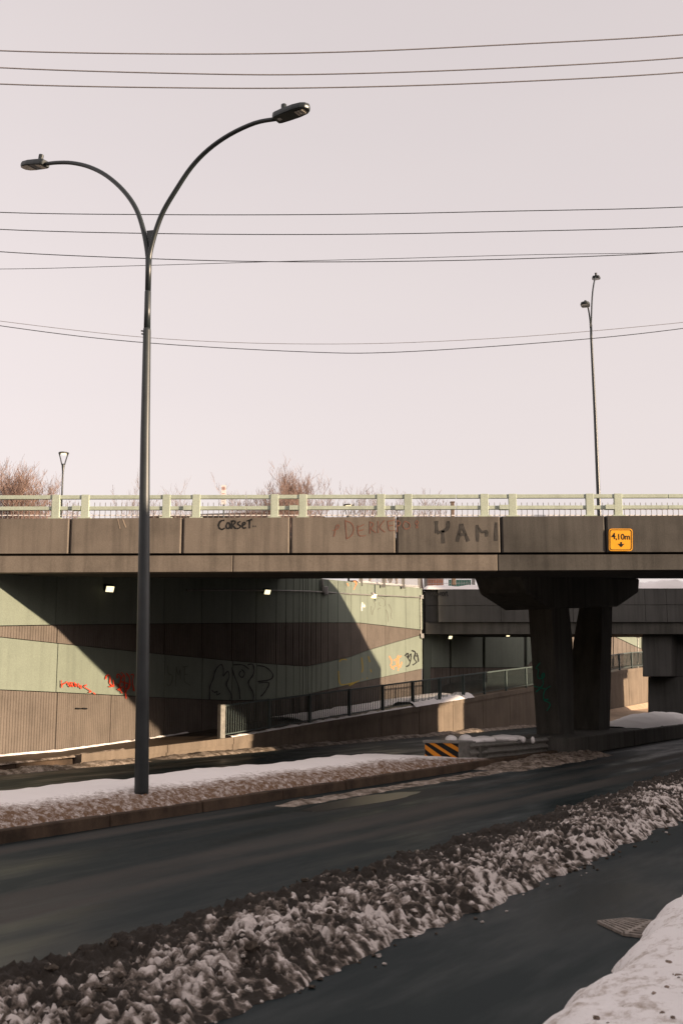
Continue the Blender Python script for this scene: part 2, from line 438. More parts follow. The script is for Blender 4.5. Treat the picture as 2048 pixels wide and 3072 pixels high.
wall = empty("retaining_wall", P(174, 2253, wd(174)), "long curved underpass wall with pale green bands between ribbed brown concrete", "wall")
def wall_panel(xa, xb, ta, tb, mat, ribs, name, ext=0.0):
    g = 0.018
    pa, pb = wz(ta, xa), wz(ta, xb); qa, qb = wz(tb, xa), wz(tb, xb)
    d = (Vector((pb.x, pb.y, 0)) - Vector((pa.x, pa.y, 0))); L = d.length
    if L < 0.02: return
    d /= L; nr = Vector((d.y, -d.x, 0))
    if nr.y > 0 and nr.x < 0: nr = -nr
    g = min(g, L * 0.12)
    a = Vector((pa.x, pa.y, 0)); g0, g1 = g / L, 1 - g / L
    def col(f, off):
        top = pa.z + (pb.z - pa.z) * f - 0.012; bot = qa.z + (qb.z - qa.z) * f - ext + (0.012 if ext == 0 else 0)
        q = a + d * (f * L) + nr * off
        return Vector((q.x, q.y, bot)), Vector((q.x, q.y, top))
    cols = []
    if ribs:
        n = max(1, int(L / 0.11))
        for i in range(n):
            for (u, o) in ((0.0, 0.0), (0.55, 0.0), (0.66, -0.016), (0.89, -0.016)):
                cols.append(col(g0 + (g1 - g0) * (i + u) / n, o))
        cols.append(col(g1, 0.0))
    else: cols = [col(g0, 0.012), col(g1, 0.012)]
    vs = []
    for b_, t_ in cols: vs += [b_, t_]
    n = len(cols); fs = [(2 * i, 2 * i + 2, 2 * i + 3, 2 * i + 1) for i in range(n - 1)]
    back = [c - nr * 0.14 for c in (cols[0][0], cols[0][1], cols[-1][0], cols[-1][1])]
    k = len(vs); vs += back
    fs += [(0, 1, k + 1, k), (2 * n - 2, k + 2, k + 3, 2 * n - 1), (k, k + 1, k + 3, k + 2)]
    fs += [tuple([1, k + 1, k + 3] + [2 * i + 1 for i in range(n - 1, 0, -1)]), tuple([0] + [2 * i for i in range(1, n)] + [k + 2, k])]
    MB().add(vs, fs).build(name, mat, wall)
for xa, xb in zip(JOINTS, JOINTS[1:]):
    wall_panel(xa, xb, B0, B1, GREEN_PANEL, False, "green_panel")
    wall_panel(xa, xb, B1, B2, BROWN_RIB, True, "ribbed_panel")
    wall_panel(xa, xb, B2, B3, GREEN_PANEL, False, "green_panel")
    if xa == 174:
        JD[335] = None
        wall_panel(174, 335, B3, B4, BROWN_RIB, True, "ribbed_panel", 0.5)
        wall_panel(335, 495, B3, B4, BROWN_RIB, True, "ribbed_panel", 0.5)
    else: wall_panel(xa, xb, B3, B4, BROWN_RIB, True, "ribbed_panel", 0.5)
# core behind the panels
mb = MB()
for xa, xb in zip(JOINTS, JOINTS[1:]):
    a, b = wz(B0, xa), wz(B0, xb); d = Vector((b.x - a.x, b.y - a.y, 0)).normalized(); nr = Vector((d.y, -d.x, 0))
    o0, o1 = -nr * 0.13, -nr * 0.6
    def fl(p, z, o): return Vector((p.x, p.y, z)) + o
    mb.box8([fl(a, -0.3, o0), fl(b, -0.3, o0), fl(b, -0.3, o1), fl(a, -0.3, o1), fl(a, a.z - 0.03, o0), fl(b, b.z - 0.03, o0), fl(b, b.z - 0.03, o1), fl(a, a.z - 0.03, o1)])
mb.build("wall_core", SOFFIT, wall)

# graffiti on the wall
onwall = lambda x, y: P(x, y, wd(x) * 0.9988)
def spray(parent, strokes, fn, w, mat, name="graffiti", label=None):
    o = ribbon(strokes, fn, w).build(name, mat, parent, fix=False)
    if label: o["label"] = label
    return o
z5 = lambda s: zoomed(s, 0, 1680, 2.24)
z6 = lambda s: zoomed(s, 600, 1700, 2.24)
spray(wall, z5([[(415, 808), (418, 858)], [(415, 842), (447, 822)], [(450, 815), (472, 862), (497, 820), (452, 826), (500, 852)], [(500, 820), (522, 862), (515, 825), (505, 845)],
    [(530, 828), (535, 864), (550, 833), (548, 866)], [(585, 838), (560, 850), (592, 866), (622, 886), (598, 888)], [(627, 890), (643, 902)]]), onwall, 3.0, SPRAY_RED, label="red scrawled tag on the sunlit lower green band")
spray(wall, z5([[(712, 802), (716, 776), (735, 770), (744, 795), (735, 830), (768, 852), (733, 850)], [(762, 805), (766, 852)], [(790, 795), (786, 770), (803, 765), (818, 800), (800, 850), (822, 896)],
    [(815, 755), (842, 775), (835, 825), (850, 932)], [(850, 760), (877, 792), (870, 842), (845, 892)], [(788, 830), (817, 858), (790, 872)], [(880, 772), (905, 765), (885, 822), (910, 890), (892, 868)],
    [(800, 880), (830, 840), (860, 880), (880, 830)], [(835, 770), (800, 815), (862, 830)]]), onwall, 3.4, SPRAY_RED, label="tangled red tag crossed by the shadow edge")
spray(wall, z5([[(1130, 712), (1128, 770), (1162, 768), (1155, 832), (1132, 850), (1124, 830)], [(1187, 718), (1180, 852)], [(1185, 725), (1202, 792), (1212, 712), (1212, 802)], [(1225, 720), (1262, 713)],
    [(1242, 718), (1236, 822), (1262, 832), (1278, 842)], [(1236, 770), (1258, 768)]]), onwall, 2.4, SPRAY_GREY)
spray(wall, z6([[(65, 892), (65, 800), (90, 760), (100, 700), (130, 660), (150, 655), (162, 700), (150, 750), (190, 688), (202, 742), (168, 792), (210, 850), (215, 892)], [(215, 680), (232, 742), (262, 800), (270, 890)],
    [(280, 690), (305, 715), (285, 752), (258, 725), (275, 700)], [(320, 660), (360, 648), (368, 720), (320, 772), (330, 800), (362, 850), (358, 895)], [(385, 665), (440, 668), (497, 722), (482, 762), (388, 772)],
    [(395, 782), (482, 770), (432, 850), (408, 872)], [(80, 830), (100, 850), (120, 830), (110, 870), (135, 850)], [(225, 660), (290, 655), (330, 690)]]), onwall, 3.2, BLACK, label="large black outlined lettering on the shaded green band")
spray(wall, z6([[(1162, 222), (1182, 265), (1150, 310), (1180, 366), (1202, 340), (1190, 280), (1220, 275), (1230, 330), (1215, 375), (1200, 350)], [(1172, 238), (1200, 205), (1240, 215), (1247, 260), (1215, 282)],
    [(1240, 290), (1240, 380), (1262, 397), (1262, 310), (1245, 288)], [(1265, 250), (1292, 300), (1275, 322), (1302, 382)], [(1150, 265), (1148, 300), (1160, 345)], [(1205, 240), (1200, 255), (1215, 265)]]), onwall, 1.7, SPRAY_GREY, label="thin grey bubble outlines on the sunlit upper band")
spray(wall, z6([[(1270, 600), (1292, 640), (1275, 662), (1302, 690)], [(1332, 595), (1310, 640), (1342, 690), (1355, 640)], [(1300, 632), (1352, 600)], [(1282, 680), (1340, 655)], [(1330, 600), (1330, 710)]]), onwall, 3.0, SPRAY_ORANGE)
spray(wall, z6([[(1375, 600), (1402, 570), (1390, 632), (1422, 563), (1410, 662), (1383, 672)], [(1420, 563), (1452, 573), (1430, 620), (1462, 642), (1425, 662)], [(1455, 580), (1470, 640), (1450, 682), (1468, 655)],
    [(1388, 600), (1412, 642)], [(1440, 600), (1466, 600)]]), onwall, 3.8, BLACK, label="bold black tag near the end of the green band")
spray(wall, z6([[(1030, 95), (1052, 115), (1040, 135), (1055, 110), (1040, 95)], [(1045, 125), (1032, 155)], [(990, 110), (995, 130)]]), onwall, 2.6, SPRAY_ORANGE)
spray(wall, z6([[(1090, 240), (1085, 290), (1095, 350)], [(1100, 250), (1112, 300), (1092, 355)], [(1085, 270), (1110, 262)]]), onwall, 3.0, SPRAY_WHITE)
spray(wall, z6([[(935, 640), (950, 620), (985, 625)], [(930, 700), (935, 800), (980, 790), (1040, 780), (1110, 745)], [(1085, 610), (1095, 690), (1085, 710)], [(1130, 600), (1140, 640)], [(1100, 745), (1125, 750)], [(1000, 800), (1060, 770)], [(1145, 690), (1150, 710)]]), onwall, 3.4, SPRAY_YELLOW)
mb = MB()                                                           # drain slot marks
for x0 in (228, 248):
    a = onwall(x0, 2125); b = onwall(x0 + 14, 2126); mb.tube([a, b], 0.022, 5)
mb.build("lifting_slot", BLACK, wall)

# conduit, junction boxes on the lit part of the wall
cd = lambda x, y: P(x, y, wd(x) * 0.996)
conduit = empty("wall_conduit", cd(1255, 1905), "thin dark conduit pipe running along the upper green band", "conduit")
MB().tube([cd(x, y) for x, y in ((560, 1770), (740, 1771), (860, 1772), (930, 1774), (985, 1777), (1050, 1782), (1110, 1785), (1180, 1788), (1258, 1792))], 0.035, 6).build("pipe_run", GALV, conduit)
MB().tube([cd(1261, 1793), cd(1262, 1912)], 0.03, 6).build("drop_pipe", GALV, conduit)
for (x, y, w, h) in ((978, 1772, 13, 24), (1264, 1791, 9, 12), (1266, 1908, 8, 14), (1118, 1781, 7, 8)):
    c = cd(x, y); k = c.y / F
    MB().obox(c, Vector((1, 0, 0)), Vector((0, 1, 0)), Z, w * k / 2, 0.12, h * k / 2).build("junction_box", BOXGREY, conduit, bevel=0.02)
MB().tube([cd(966, 1738), cd(968, 1775)], 0.07, 6).build("feed_pipe", GALV, conduit)

# floodlights
def floodlight(x, y, d, label, size=1.0):
    c = P(x, y, d); r = empty("floodlight", c, label, "floodlight", "floodlights under the bridges")
    fw = Vector((0.55, -0.72, -0.42)).normalized(); sd = fw.cross(Z).normalized(); up = sd.cross(fw)
    MB().obox(c - fw * 0.09, sd, fw, up, 0.15 * size, 0.09, 0.11 * size).build("housing", POLE, r, bevel=0.02)
    MB().obox(c + fw * 0.012, sd, fw, up, 0.125 * size, 0.012, 0.09 * size).build("lens", FLOOD, r)
    MB().tube([c - fw * 0.15, c - fw * 0.2 + Vector((-0.12, 0.12, 0.12)), c + Vector((-0.30, 0.30, 0.10))], 0.035, 6).build("bracket", POLE, r)
floodlight(330, 1767, wd(330) - 0.35, "lit floodlight on the shaded wall just left of the tall lamp post")
floodlight(802, 1776, wd(802) - 0.35, "lit floodlight on the shaded wall right of the tall lamp post")
floodlight(1121, 1788, wd(1121) - 0.35, "lit floodlight hanging at the conduit on the sunlit green wall", 1.15)

# wall beyond, under the far bridge and out in the sun past it
FW = [(1290, 61.6), (1350, 63.8), (1450, 66.4), (1575, 70.0), (1700, 74.4), (1838, 80.0), (1925, 85.5), (1990, 91.0), (2100, 101.0)]
farwall = empty("far_retaining_wall", P(1838, 2040, 80), "green and brown underpass wall continuing below and beyond the far bridge", "wall")
def fwp(x, y): return P(x, y, lerp(FW, x))
FB1 = [(1290, 2003), (1575, 2003), (1700, 1870), (1838, 1908), (1925, 1948), (1990, 1978), (2100, 2000)]
xs = [q[0] for q in FW]
for xa, xb in zip(xs, xs[1:]):
    for (ya, yb, za, zb, mt, nm) in ((1820, 1820, lerp(FB1, xa) - 1, lerp(FB1, xb) - 1, GREEN_PANEL, "green_panel"), (lerp(FB1, xa) + 1, lerp(FB1, xb) + 1, 2090, 2090, BROWN_RIB, "ribbed_panel")):
        a, b, c, d = fwp(xa + 1, ya), fwp(xb - 1, yb), fwp(xb - 1, zb), fwp(xa + 1, za)
        nsub = 1 if nm == "green_panel" else max(2, int((xb - xa) / 12))
        mbx = MB(); dn = (b - a).cross(Z).normalized() * -0.2
        for i in range(nsub):
            f0, f1 = (i + 0.03) / nsub, (i + 0.97) / nsub
            mbx.prism([a.lerp(b, f0), a.lerp(b, f1), d.lerp(c, f1), d.lerp(c, f0)], dn)
        mbx.build(nm, mt, farwall)
mb = MB()
for xa, xb in zip(xs, xs[1:]):
    a, b, c, d = fwp(xa, 1822), fwp(xb, 1822), fwp(xb, 2092), fwp(xa, 2092); dn = (b - a).cross(Z).normalized() * -1.0
    mb.prism([a + dn * .12, b + dn * .12, c + dn * .12, d + dn * .12], dn * .4)
mb.build("wall_core", SOFFIT, farwall)
MB().prism([fwp(1270, 1905), fwp(1290, 1905), fwp(1290, 2085), fwp(1270, 2085)], Vector((0.05, 0.5, 0))).build("end_panel", GREEN_PANEL, farwall)

# ------------------------------------------------------------------ sidewalk ramp and its retaining wall
def zs(s): return lerp([(-40, 0.15), (-1, 0.15), (8.6, 0.36), (28.7, 1.58), (36, 2.0), (52, 3.1), (80, 4.2)], s)
RT = -10.0
mbw = MB(); rows = []
for x in (-400, -300, -150, 0, 100, 174, 260, 335, 420, 495, 607, 697, 769, 829, 880, 923, 984, 1013, 1052, 1101, 1155, 1215, 1265):
    p = wz(B4, x); s = (p - O2).dot(U); rows.append((p, ST(s, RT, zs(s))))
for x in (1350, 1450, 1575, 1700, 1838, 1925, 1990, 2100):
    s = (fwp(x, 2040) - O2).dot(U); p = fwp(x, 2040); p.z = zs(s); rows.append((p, ST(s, RT, zs(s))))
mbw.grid(lambda i, j: rows[i][0].lerp(rows[i][1], j / 3), len(rows), 4)
tag(mbw.build("sidewalk", SIDEWALK_MAT), kind='structure')

ramp = empty("ramp_wall", ST(12, RT, 0), "low concrete retaining wall carrying the sidewalk railing beside the road", "wall")
rj = [2.5, 6.0, 9.2, 12.4, 15.6, 18.8, 22.0, 25.2, 28.4, 31.6, 35, 39, 43, 47, 51, 55, 59, 63, 67, 72, 78]
for a, b in zip(rj, rj[1:]):
    g = 0.012
    MB().box8([ST(a + g, RT + 0.22, -0.1), ST(b - g, RT + 0.22, -0.1), ST(b - g, RT - 0.15, -0.1), ST(a + g, RT - 0.15, -0.1),
               ST(a + g, RT + 0.22, zs(a) + 0.02), ST(b - g, RT + 0.22, zs(b) + 0.02), ST(b - g, RT - 0.15, zs(b) + 0.02), ST(a + g, RT - 0.15, zs(a) + 0.02)]).build("wall_panel", CONCRETE_RAMP, ramp, bevel=0.015)
    MB().box8([ST(a + g, RT + 0.26, zs(a) - 0.17), ST(b - g, RT + 0.26, zs(b) - 0.17), ST(b - g, RT + 0.20, zs(b) - 0.17), ST(a + g, RT + 0.20, zs(a) - 0.17),
               ST(a + g, RT + 0.26, zs(a) + 0.05), ST(b - g, RT + 0.26, zs(b) + 0.05), ST(b - g, RT + 0.20, zs(b) + 0.05), ST(a + g, RT + 0.20, zs(a) + 0.05)]).build("coping", CONCRETE_RAMP, ramp)

# railing along the ramp
def s_at(x, t):                    # road station seen at photo column x on the line of offset t
    k = (x - CX) / F; b = O2 + N * t
    return (k * b.y - b.x) / (U.x - k * U.y)
rail = empty("sidewalk_railing", ST(s_at(671, RT), RT, zs(8.6)), "grey green baluster railing climbing along the sidewalk under the bridge", "railing")
ps = [s_at(x, RT) for x in (671, 810, 930, 1047, 1145, 1234, 1314, 1384, 1446)]
while ps[-1] < 60: ps.append(ps[-1] + 2.6)
bal = MB().box((-0.011, -0.011, 0), (0.011, 0.011, 0.80))
bal_me = None
for i, s in enumerate(ps):
    h = 1.08
    w = 0.125 if i == 0 else 0.055
    c = ST(s, RT, zs(s) + 0.04 + h / 2)
    MB().obox(c, U, N, Z, w, 0.055 if i else 0.07, h / 2).build("post", RAIL_DARK if i else GALV, rail, bevel=0.01)
    if i + 1 < len(ps):
        s2 = ps[i + 1]; a, b = zs(s), zs(s2)
        for (z, hh, ww) in ((1.08, 0.03, 0.035), (0.16, 0.018, 0.02)):
            MB().box8([ST(s + w, RT - ww, a + z - hh), ST(s2 - 0.06, RT - ww, b + z - hh), ST(s2 - 0.06, RT + ww, b + z - hh), ST(s + w, RT + ww, a + z - hh),
                       ST(s + w, RT - ww, a + z + hh), ST(s2 - 0.06, RT - ww, b + z + hh), ST(s2 - 0.06, RT + ww, b + z + hh), ST(s + w, RT + ww, a + z + hh)]).build("top_rail" if z > 1 else "bottom_rail", RAIL_DARK, rail)
        if s < 56:
            n = max(3, int((s2 - s) / 0.135))
            for k in range(1, n):
                q = s + w + (s2 - s - w - 0.06) * k / n
                loc = ST(q, RT, zs(q) + 0.20)
                if bal_me is None:
                    o = MB().obox(loc + Z * 0.42, U, N, Z, 0.012, 0.012, 0.44).build("baluster", RAIL_DARK, rail, origin=loc); bal_me = o.data
                else: link_mesh("baluster", bal_me, rail, loc)

# kerb on the far side and median kerb: single stones
def kerb(name, t, s0, s1, step, w, h, label, side):
    k = empty(name, ST(s0, t, 0), label, "kerb")
    s = s0
    while s < s1:
        L = step * random.uniform(0.92, 1.08); j = random.uniform(-0.008, 0.008)
        MB().box8([ST(s + .006, t + j, -.1), ST(s + L - .006, t + j, -.1), ST(s + L - .006, t - side * w + j, -.1), ST(s + .006, t - side * w + j, -.1),
                   ST(s + .006, t - side * .02 + j, h), ST(s + L - .006, t - side * .02 + j, h + j), ST(s + L - .006, t - side * w + j, h + j), ST(s + .006, t - side * w + j, h)]).build("kerb_stone", KERB_STONE, k, bevel=0.018)
        s += L
kerb("kerb", 0.0, -18, 12, 2.4, 0.18, 0.185, "dirty concrete kerb along the near side of the lamp post median", 1)
kerb("kerb", -2.4, -18, 10, 2.4, 0.16, 0.16, "concrete kerb on the far side of the lamp post median", -1)
kerb("kerb", -10.0, -14, 2.4, 2.4, 0.2, 0.15, "concrete kerb of the far sidewalk at the left below the wall", 1)
tag(MB().box8([ST(-18, -.17, -.1), ST(10, -.17, -.1), ST(10, -2.25, -.1), ST(-18, -2.25, -.1), ST(-18, -.17, .14), ST(10, -.17, .14), ST(10, -2.25, .14), ST(-18, -2.25, .14)]).build("median", SIDEWALK_MAT), kind='structure')

# ------------------------------------------------------------------ snow
def fr(x, y, z, o=4): return noise.fractal(Vector((x, y, z)), 0.9, 2.1, o)
def snowbody(name, s_list, t0f, t1f, nv, hf, mat, label, cat="snow", kind="stuff", smooth=True):
    mb = MB()
    S = s_list
    def fn(i, j):
        s = S[i]; a, b = t0f(s), t1f(s); v = j / (nv - 1)
        t = a + (b - a) * v
        return ST(s, t, hf(s, t, v))
    mb.grid(fn, len(S), nv)
    o = mb.build(name, mat, smooth=smooth, fix=False, origin=ST(S[len(S) // 2], (t0f(S[len(S)//2]) + t1f(S[len(S)//2])) / 2, 0))
    # face normals upwards
    if o.data.polygons[len(o.data.polygons) // 2].normal.z < 0: o.data.flip_normals()
    tag(o, label, cat, None, kind); return o
def steps(s0, s1, d0, d1):
    out, s = [], s0
    while s < s1:
        out.append(s); s += d0 + (d1 - d0) * (s - s0) / (s1 - s0)
    return out

# ploughed ridge between the carriageway and the near lane
def rid_near(s):      # edge towards the camera
    base = lerp([(-24, 7.95), (-16.5, 7.75), (-13.5, 7.45), (-11.6, 7.42), (-7.5, 7.42), (-2, 7.25), (6, 6.7), (20, 6.2)], s)
    return base + 0.13 * fr(s * 1.1, 3.1, 0) + 0.06 * fr(s * 4, 9.1, 0)
def rid_far(s):
    base = lerp([(-24, 5.6), (-16, 5.65), (-11, 5.75), (-6, 5.75), (0, 5.55), (8, 5.2), (20, 4.9)], s)
    return base + 0.16 * fr(s * 0.9, 7.7, 2) + 0.05 * fr(s * 4, 1.1, 5)
def rid_detail(s, t):
    w = 0.35 * fr(s * 3, t * 3, 2)
    a = fr(s * 2.0, t * 2.0, 1.0, 3); b = fr(s * 9, t * 9, 7.0, 4); c = fr(s * 22, t * 22, 3.0, 3)
    p1 = 0.30 - noise.voronoi(Vector((s * 7.5 + w, t * 7.5, 0.3)))[0][0] ** 2 * 1.3
    p2 = 0.30 - noise.voronoi(Vector((s * 23 + w, t * 23 - w, 4.3)))[0][0] ** 2 * 1.3
    return a, b, c, p1, p2
def rid_h(s, t, v, full=False):
    v = min(1, max(0, v)); prof = min(1, v / .13) ** .7 * min(1, (1 - v) / .24) ** .6
    lean = 1 - 0.3 * v
    big = 0.29 + 0.08 * fr(s * 0.35, t * 0.5, 4)
    a, b, c, p1, p2 = rid_detail(s, t)
    hole = max(0, 0.30 - noise.voronoi(Vector((s * 5 - w, t * 5 + w, 9.3)))[0][0]) + 0.7 * max(0, 0.30 - noise.voronoi(Vector((s * 12 - w, t * 12 + w, 2.3)))[0][0])
    lump = 0.07 * a + 0.065 * b + 0.05 * p1 + 0.045 * p2
    lump = 0.050 * math.tanh((lump + .012) / 0.042) + 0.038 * c - 0.22 * hole
    z = max(-0.02, big * prof * lean + lump * min(1, prof * 1.4) - 0.015)
    if not full: return z
    q = fr(s * 1.3, t * 1.3, 21, 4); q2 = fr(s * 9, t * 9, 33, 4)
    clean = 0.20 + 2.6 * max(-.06, lump) + 0.35 * c + 0.38 * q + 0.60 * q2 - 1.2 * hole  # lump and hole terms paint shade into the tone, besides dirt
    clean -= 0.70 * max(0, 1 - v / 0.5) ** 0.8 + 0.35 * max(0, (s - 4) / 10)
    clean += 0.16 * max(0, (v - 0.6) / 0.4)
    return z, clean
RS = steps(-21.5, 16, 0.020, 0.055)
rdg = snowbody("snow_ridge", RS, rid_far, rid_near, 96, rid_h, SNOW_RIDGE,
         "lumpy dirty ploughed snow ridge between the road and the near lane")
at = rdg.data.attributes.new("clean", 'FLOAT', 'POINT')  # dirt and painted shade together
vals = []
for s_ in RS:
    ta, tb = rid_far(s_), rid_near(s_)
    for j in range(96):
        v_ = j / 95; vals.append(rid_h(s_, ta + (tb - ta) * v_, v_, True)[1])
at.data.foreach_set("value", vals)
def rework_ridge():                     # grit plus shade painted into the hollows, the knobs stay paler
    m = MATS["ploughed_dirty_shaded_snow"]; n, l = m.node_tree.nodes, m.node_tree.links
    ramp = [k for k in n if k.type == 'VALTORGB'][0]
    k = n.new("ShaderNodeAttribute"); k.attribute_name = "clean"  # dirt and painted shade together
    f = _noise(n, l, 55, 6, .75, _pos(n))
    a = n.new("ShaderNodeMath"); a.operation = 'MULTIPLY_ADD'; l.new(f.outputs[0], a.inputs[0]); a.inputs[1].default_value = 0.75; l.new(k.outputs['Fac'], a.inputs[2])
    l.new(a.outputs[0], ramp.inputs[0])
    e = ramp.color_ramp.elements
    e[0].position, e[0].color = 0.50, (0.045, 0.037, 0.030, 1)
    e[1].position, e[1].color = 0.72, (0.22, 0.18, 0.15, 1)
    e[2].position, e[2].color = 1.04, (0.78, 0.70, 0.65, 1)
rework_ridge()

# loose clods on and beside the ridge
def clods(name, spots, mat, label):
    mb = MB()
    bm = bmesh.new(); bmesh.ops.create_icosphere(bm, subdivisions=2, radius=1.0)
    bv = [v.co.copy() for v in bm.verts]; bf = [tuple(v.index for v in f.verts) for f in bm.faces]; bm.free()
    for c, r in spots:
        q = Matrix.Rotation(random.uniform(0, 6.28), 3, 'Z') @ Matrix.Rotation(random.uniform(0, 6.28), 3, 'X')
        sc = Vector((random.uniform(.7, 1.3), random.uniform(.7, 1.3), random.uniform(.5, .9)))
        o_ = Vector((random.random() * 50, 0, 0)); mb.add([c + Vector([a * b for a, b in zip(q @ (v * (1 + .5 * fr(v.x * 1.6 + o_.x, v.y * 1.6, v.z * 1.6, 3))), sc)]) * r for v in bv], bf)
    o = mb.build(name, mat, fix=False, smooth=False); tag(o, label, "snow", None, "stuff"); return o
sp_d, sp_p = [], []
for i in range(1500):
    s = -21 + 33 * random.random() ** 1.2; v = random.random()
    t = rid_far(s) + (rid_near(s) - rid_far(s)) * (0.02 + 0.97 * v)
    vv = (t - rid_far(s)) / (rid_near(s) - rid_far(s)); h = rid_h(s, t, vv)
    r = random.choice((0.012, 0.015, 0.02, 0.024, 0.03, 0.042)) * random.uniform(0.7, 1.2)
    far_side = vv < 0.3
    if random.random() < (0.75 if far_side else 0.5): sp_d.append((ST(s, t, h - r * 0.25), r))
    else: sp_p.append((ST(s, t, h - r * 0.3), r * 0.9))
for i in range(120):
    s = -19 + 26 * random.random(); t = rid_near(s) + random.random() ** 2 * 0.25; r = random.uniform(0.008, 0.03)
    (sp_d if random.random() < .6 else sp_p).append((ST(s, t, r * 0.4), r))
clods("snow_clods", sp_d, CLOD, "dark dirty clods scattered over the ploughed snow ridge")
clods("snow_crumbs", sp_p, CLOD_PALE, "pale crumbs of snow scattered over the ploughed ridge")

# bank at the lower right on the near sidewalk
def bank_edge(s):
    base = lerp([(-40, 10.3), (-18.5, 9.95), (-15.2, 9.62), (-13.4, 9.45), (-12.2, 9.3), (-10.6, 9.28), (-9, 9.05), (0, 8.6), (30, 8.2)], s)
    return base + 0.10 * fr(s * 1.6, 2.2, 8) + 0.035 * fr(s * 6, 4.2, 3)
def bank_h(s, t, v):
    d = t - bank_edge(s)
    h = 0.30 * (1 - math.exp(-max(0, d) / 0.16)) + 0.12 * (1 - math.exp(-max(0, d) / 1.2))
    h += 0.05 * fr(s * 1.2, t * 1.2, 3) + 0.028 * fr(s * 5, t * 5, 6) * min(1, d * 3) + 0.012 * fr(s * 14, t * 14, 9) * min(1, d * 3)
    p = noise.voronoi(Vector((s * 3.2, t * 3.2, 1.3)))[0][0]
    m = fr(s * 0.8, t * 0.8, 12)
    if d > 0.5 and m > 0: h -= 0.10 * max(0, 0.3 - p) * min(1, m * 4)
    return max(-0.03, h - 0.03)
mbk = MB(); Sb = steps(-40, 20, 0.12, 0.10); Sb = [s for s in Sb if s < -22] + steps(-22, -6, 0.03, 0.05) + [s for s in Sb if s > -6]
tv = [0, .02, .04, .06, .09, .12, .15, .19, .23, .28, .33] + [.4 + .07 * i for i in range(30)] + [2.6 + .5 * i for i in range(12)]
mbk.grid(lambda i, j: ST(Sb[i], bank_edge(Sb[i]) + tv[j], bank_h(Sb[i], bank_edge(Sb[i]) + tv[j], 0)), len(Sb), len(tv))
SNOW_BANK = snow_material("bank_snow", 0, 4.5, 0.50, 0.72, dcol=(0.42, 0.34, 0.28), bump=1.0, bs=22)
ob = mbk.build("snow_bank", SNOW_BANK, smooth=True, fix=False, origin=ST(-10, 12, 0))
if ob.data.polygons[500].normal.z < 0: ob.data.flip_normals()
tag(ob, "clean white snow bank covering the near sidewalk at lower right", "snow", None, "stuff")
dl = []
for i in range(420):
    s = random.uniform(-18.5, -11); d = random.uniform(0.45, 2.4); t = bank_edge(s) + d
    if fr(s * 0.8, t * 0.8, 12) < -0.12 and random.random() < .8: continue
    r = random.choice((.004, .005, .007, .01, .02)) * random.uniform(.7, 1.3); dl.append((ST(s, t, bank_h(s, t, 0) + r * .1), r))
clods("snow_bank_dirt", dl, plain("brown_grit", (0.22, 0.17, 0.135), .9, .1, var=.7, scale=40), "dark specks and small clods on the clean snow bank")
gl = []
for i in range(240):
    s = random.uniform(-18, -12.6); t = bank_edge(s) - random.random() ** 1.5 * 0.9
    r = random.uniform(.003, .008); gl.append((ST(s, t, r * .5), r))
clods("road_grit", gl, CLOD_PALE, "pale grit strewn on the near lane beside the snow bank")

# snow on the lamp post median
def med_h(s, t, v):
    top = 0.32 + 0.07 * fr(s * 0.3, 0, 1)
    h = 0.13 + top * (1 - math.exp(-(1 - v) * 6.5)) * min(1, v * 14) ** 0.6
    h += 0.03 * fr(s * 0.9, t * 0.9, 5) + (0.10 * fr(s * 6, t * 6, 2) + 0.10 * (0.4 - noise.voronoi(Vector((s * 6, t * 6, 2)))[0][0]) + 0.04 * fr(s * 20, t * 20, 2)) * max(0, v - 0.5)
    end = min(1, max(0, (9.4 - s) / 5))
    return 0.05 + (h - 0.05) * (0.15 + 0.85 * end)
snowbody("median_snow", steps(-16, 9.4, 0.07, 0.05), lambda s: -2.34 + 0.05 * fr(s, 1, 1), lambda s: -0.06 + 0.07 * fr(s * 1.5, 2, 2), 46, med_h, SNOW_MEDIAN,
         "snow heap on the median under the lamp post with sandy edge")
# thin ridges of snow and slush
def ridge(name, s0, s1, t, w, h, mat, label, zf=lambda s: 0, seed=0, step=0.1, gap=0.0, nv=9):
    def hf(s, tt, v):
        k = fr(s * 1.1, seed, seed * 1.7)
        hh = h * (0.7 + 0.5 * k) + 0.35 * h * fr(s * 6, tt * 6, seed)
        if gap and fr(s * 0.7, seed + 5, 1) < -gap: hh *= 0.05
        hh *= max(0, min(1, (s - s0) / .8, (s1 - .3 - s) / .8))
        return zf(s) + max(-0.03, hh * max(0, math.sin(math.pi * v)) ** 0.6 - 0.012)
    return snowbody(name, steps(s0, s1, step, step), lambda s: t(s) - w / 2 * (1 + .4 * fr(s * 2, seed, 1)), lambda s: t(s) + w / 2 * (1 + .4 * fr(s * 2, seed, 4)), nv, hf, mat, label)
ridge("slush_ridge", -3, 13.5, lambda s: 0.62 + 0.25 * max(0, s) / 13, 0.55, 0.07, SNOW_SLUSH, "thin brown slush line at the foot of the median kerb", seed=3, nv=14, step=0.06)
ridge("slush_ridge", 6.5, 14.5, lambda s: 0.55, 1.5, 0.20, SNOW_SLUSH, "brown slush heap in front of the striped barrier end", seed=8, nv=24, step=0.06)
ridge("snow_ridge", -14, 5.5, lambda s: -10.05, 0.22, 0.09, SNOW_SLUSH, "narrow pale snow line on the far sidewalk kerb", lambda s: zs(s) - .02, 11, nv=9)
ridge("slush_ridge", -14, 5.0, lambda s: -9.2, 0.75, 0.15, SNOW_SLUSH, "dirty snow heaped in the gutter below the far kerb", seed=15, nv=14)
ridge("slush_ridge", -14, 7, lambda s: -3.0, 0.6, 0.05, SNOW_SLUSH, "flat slush patches behind the lamp post median", seed=21, gap=0.05, nv=10)
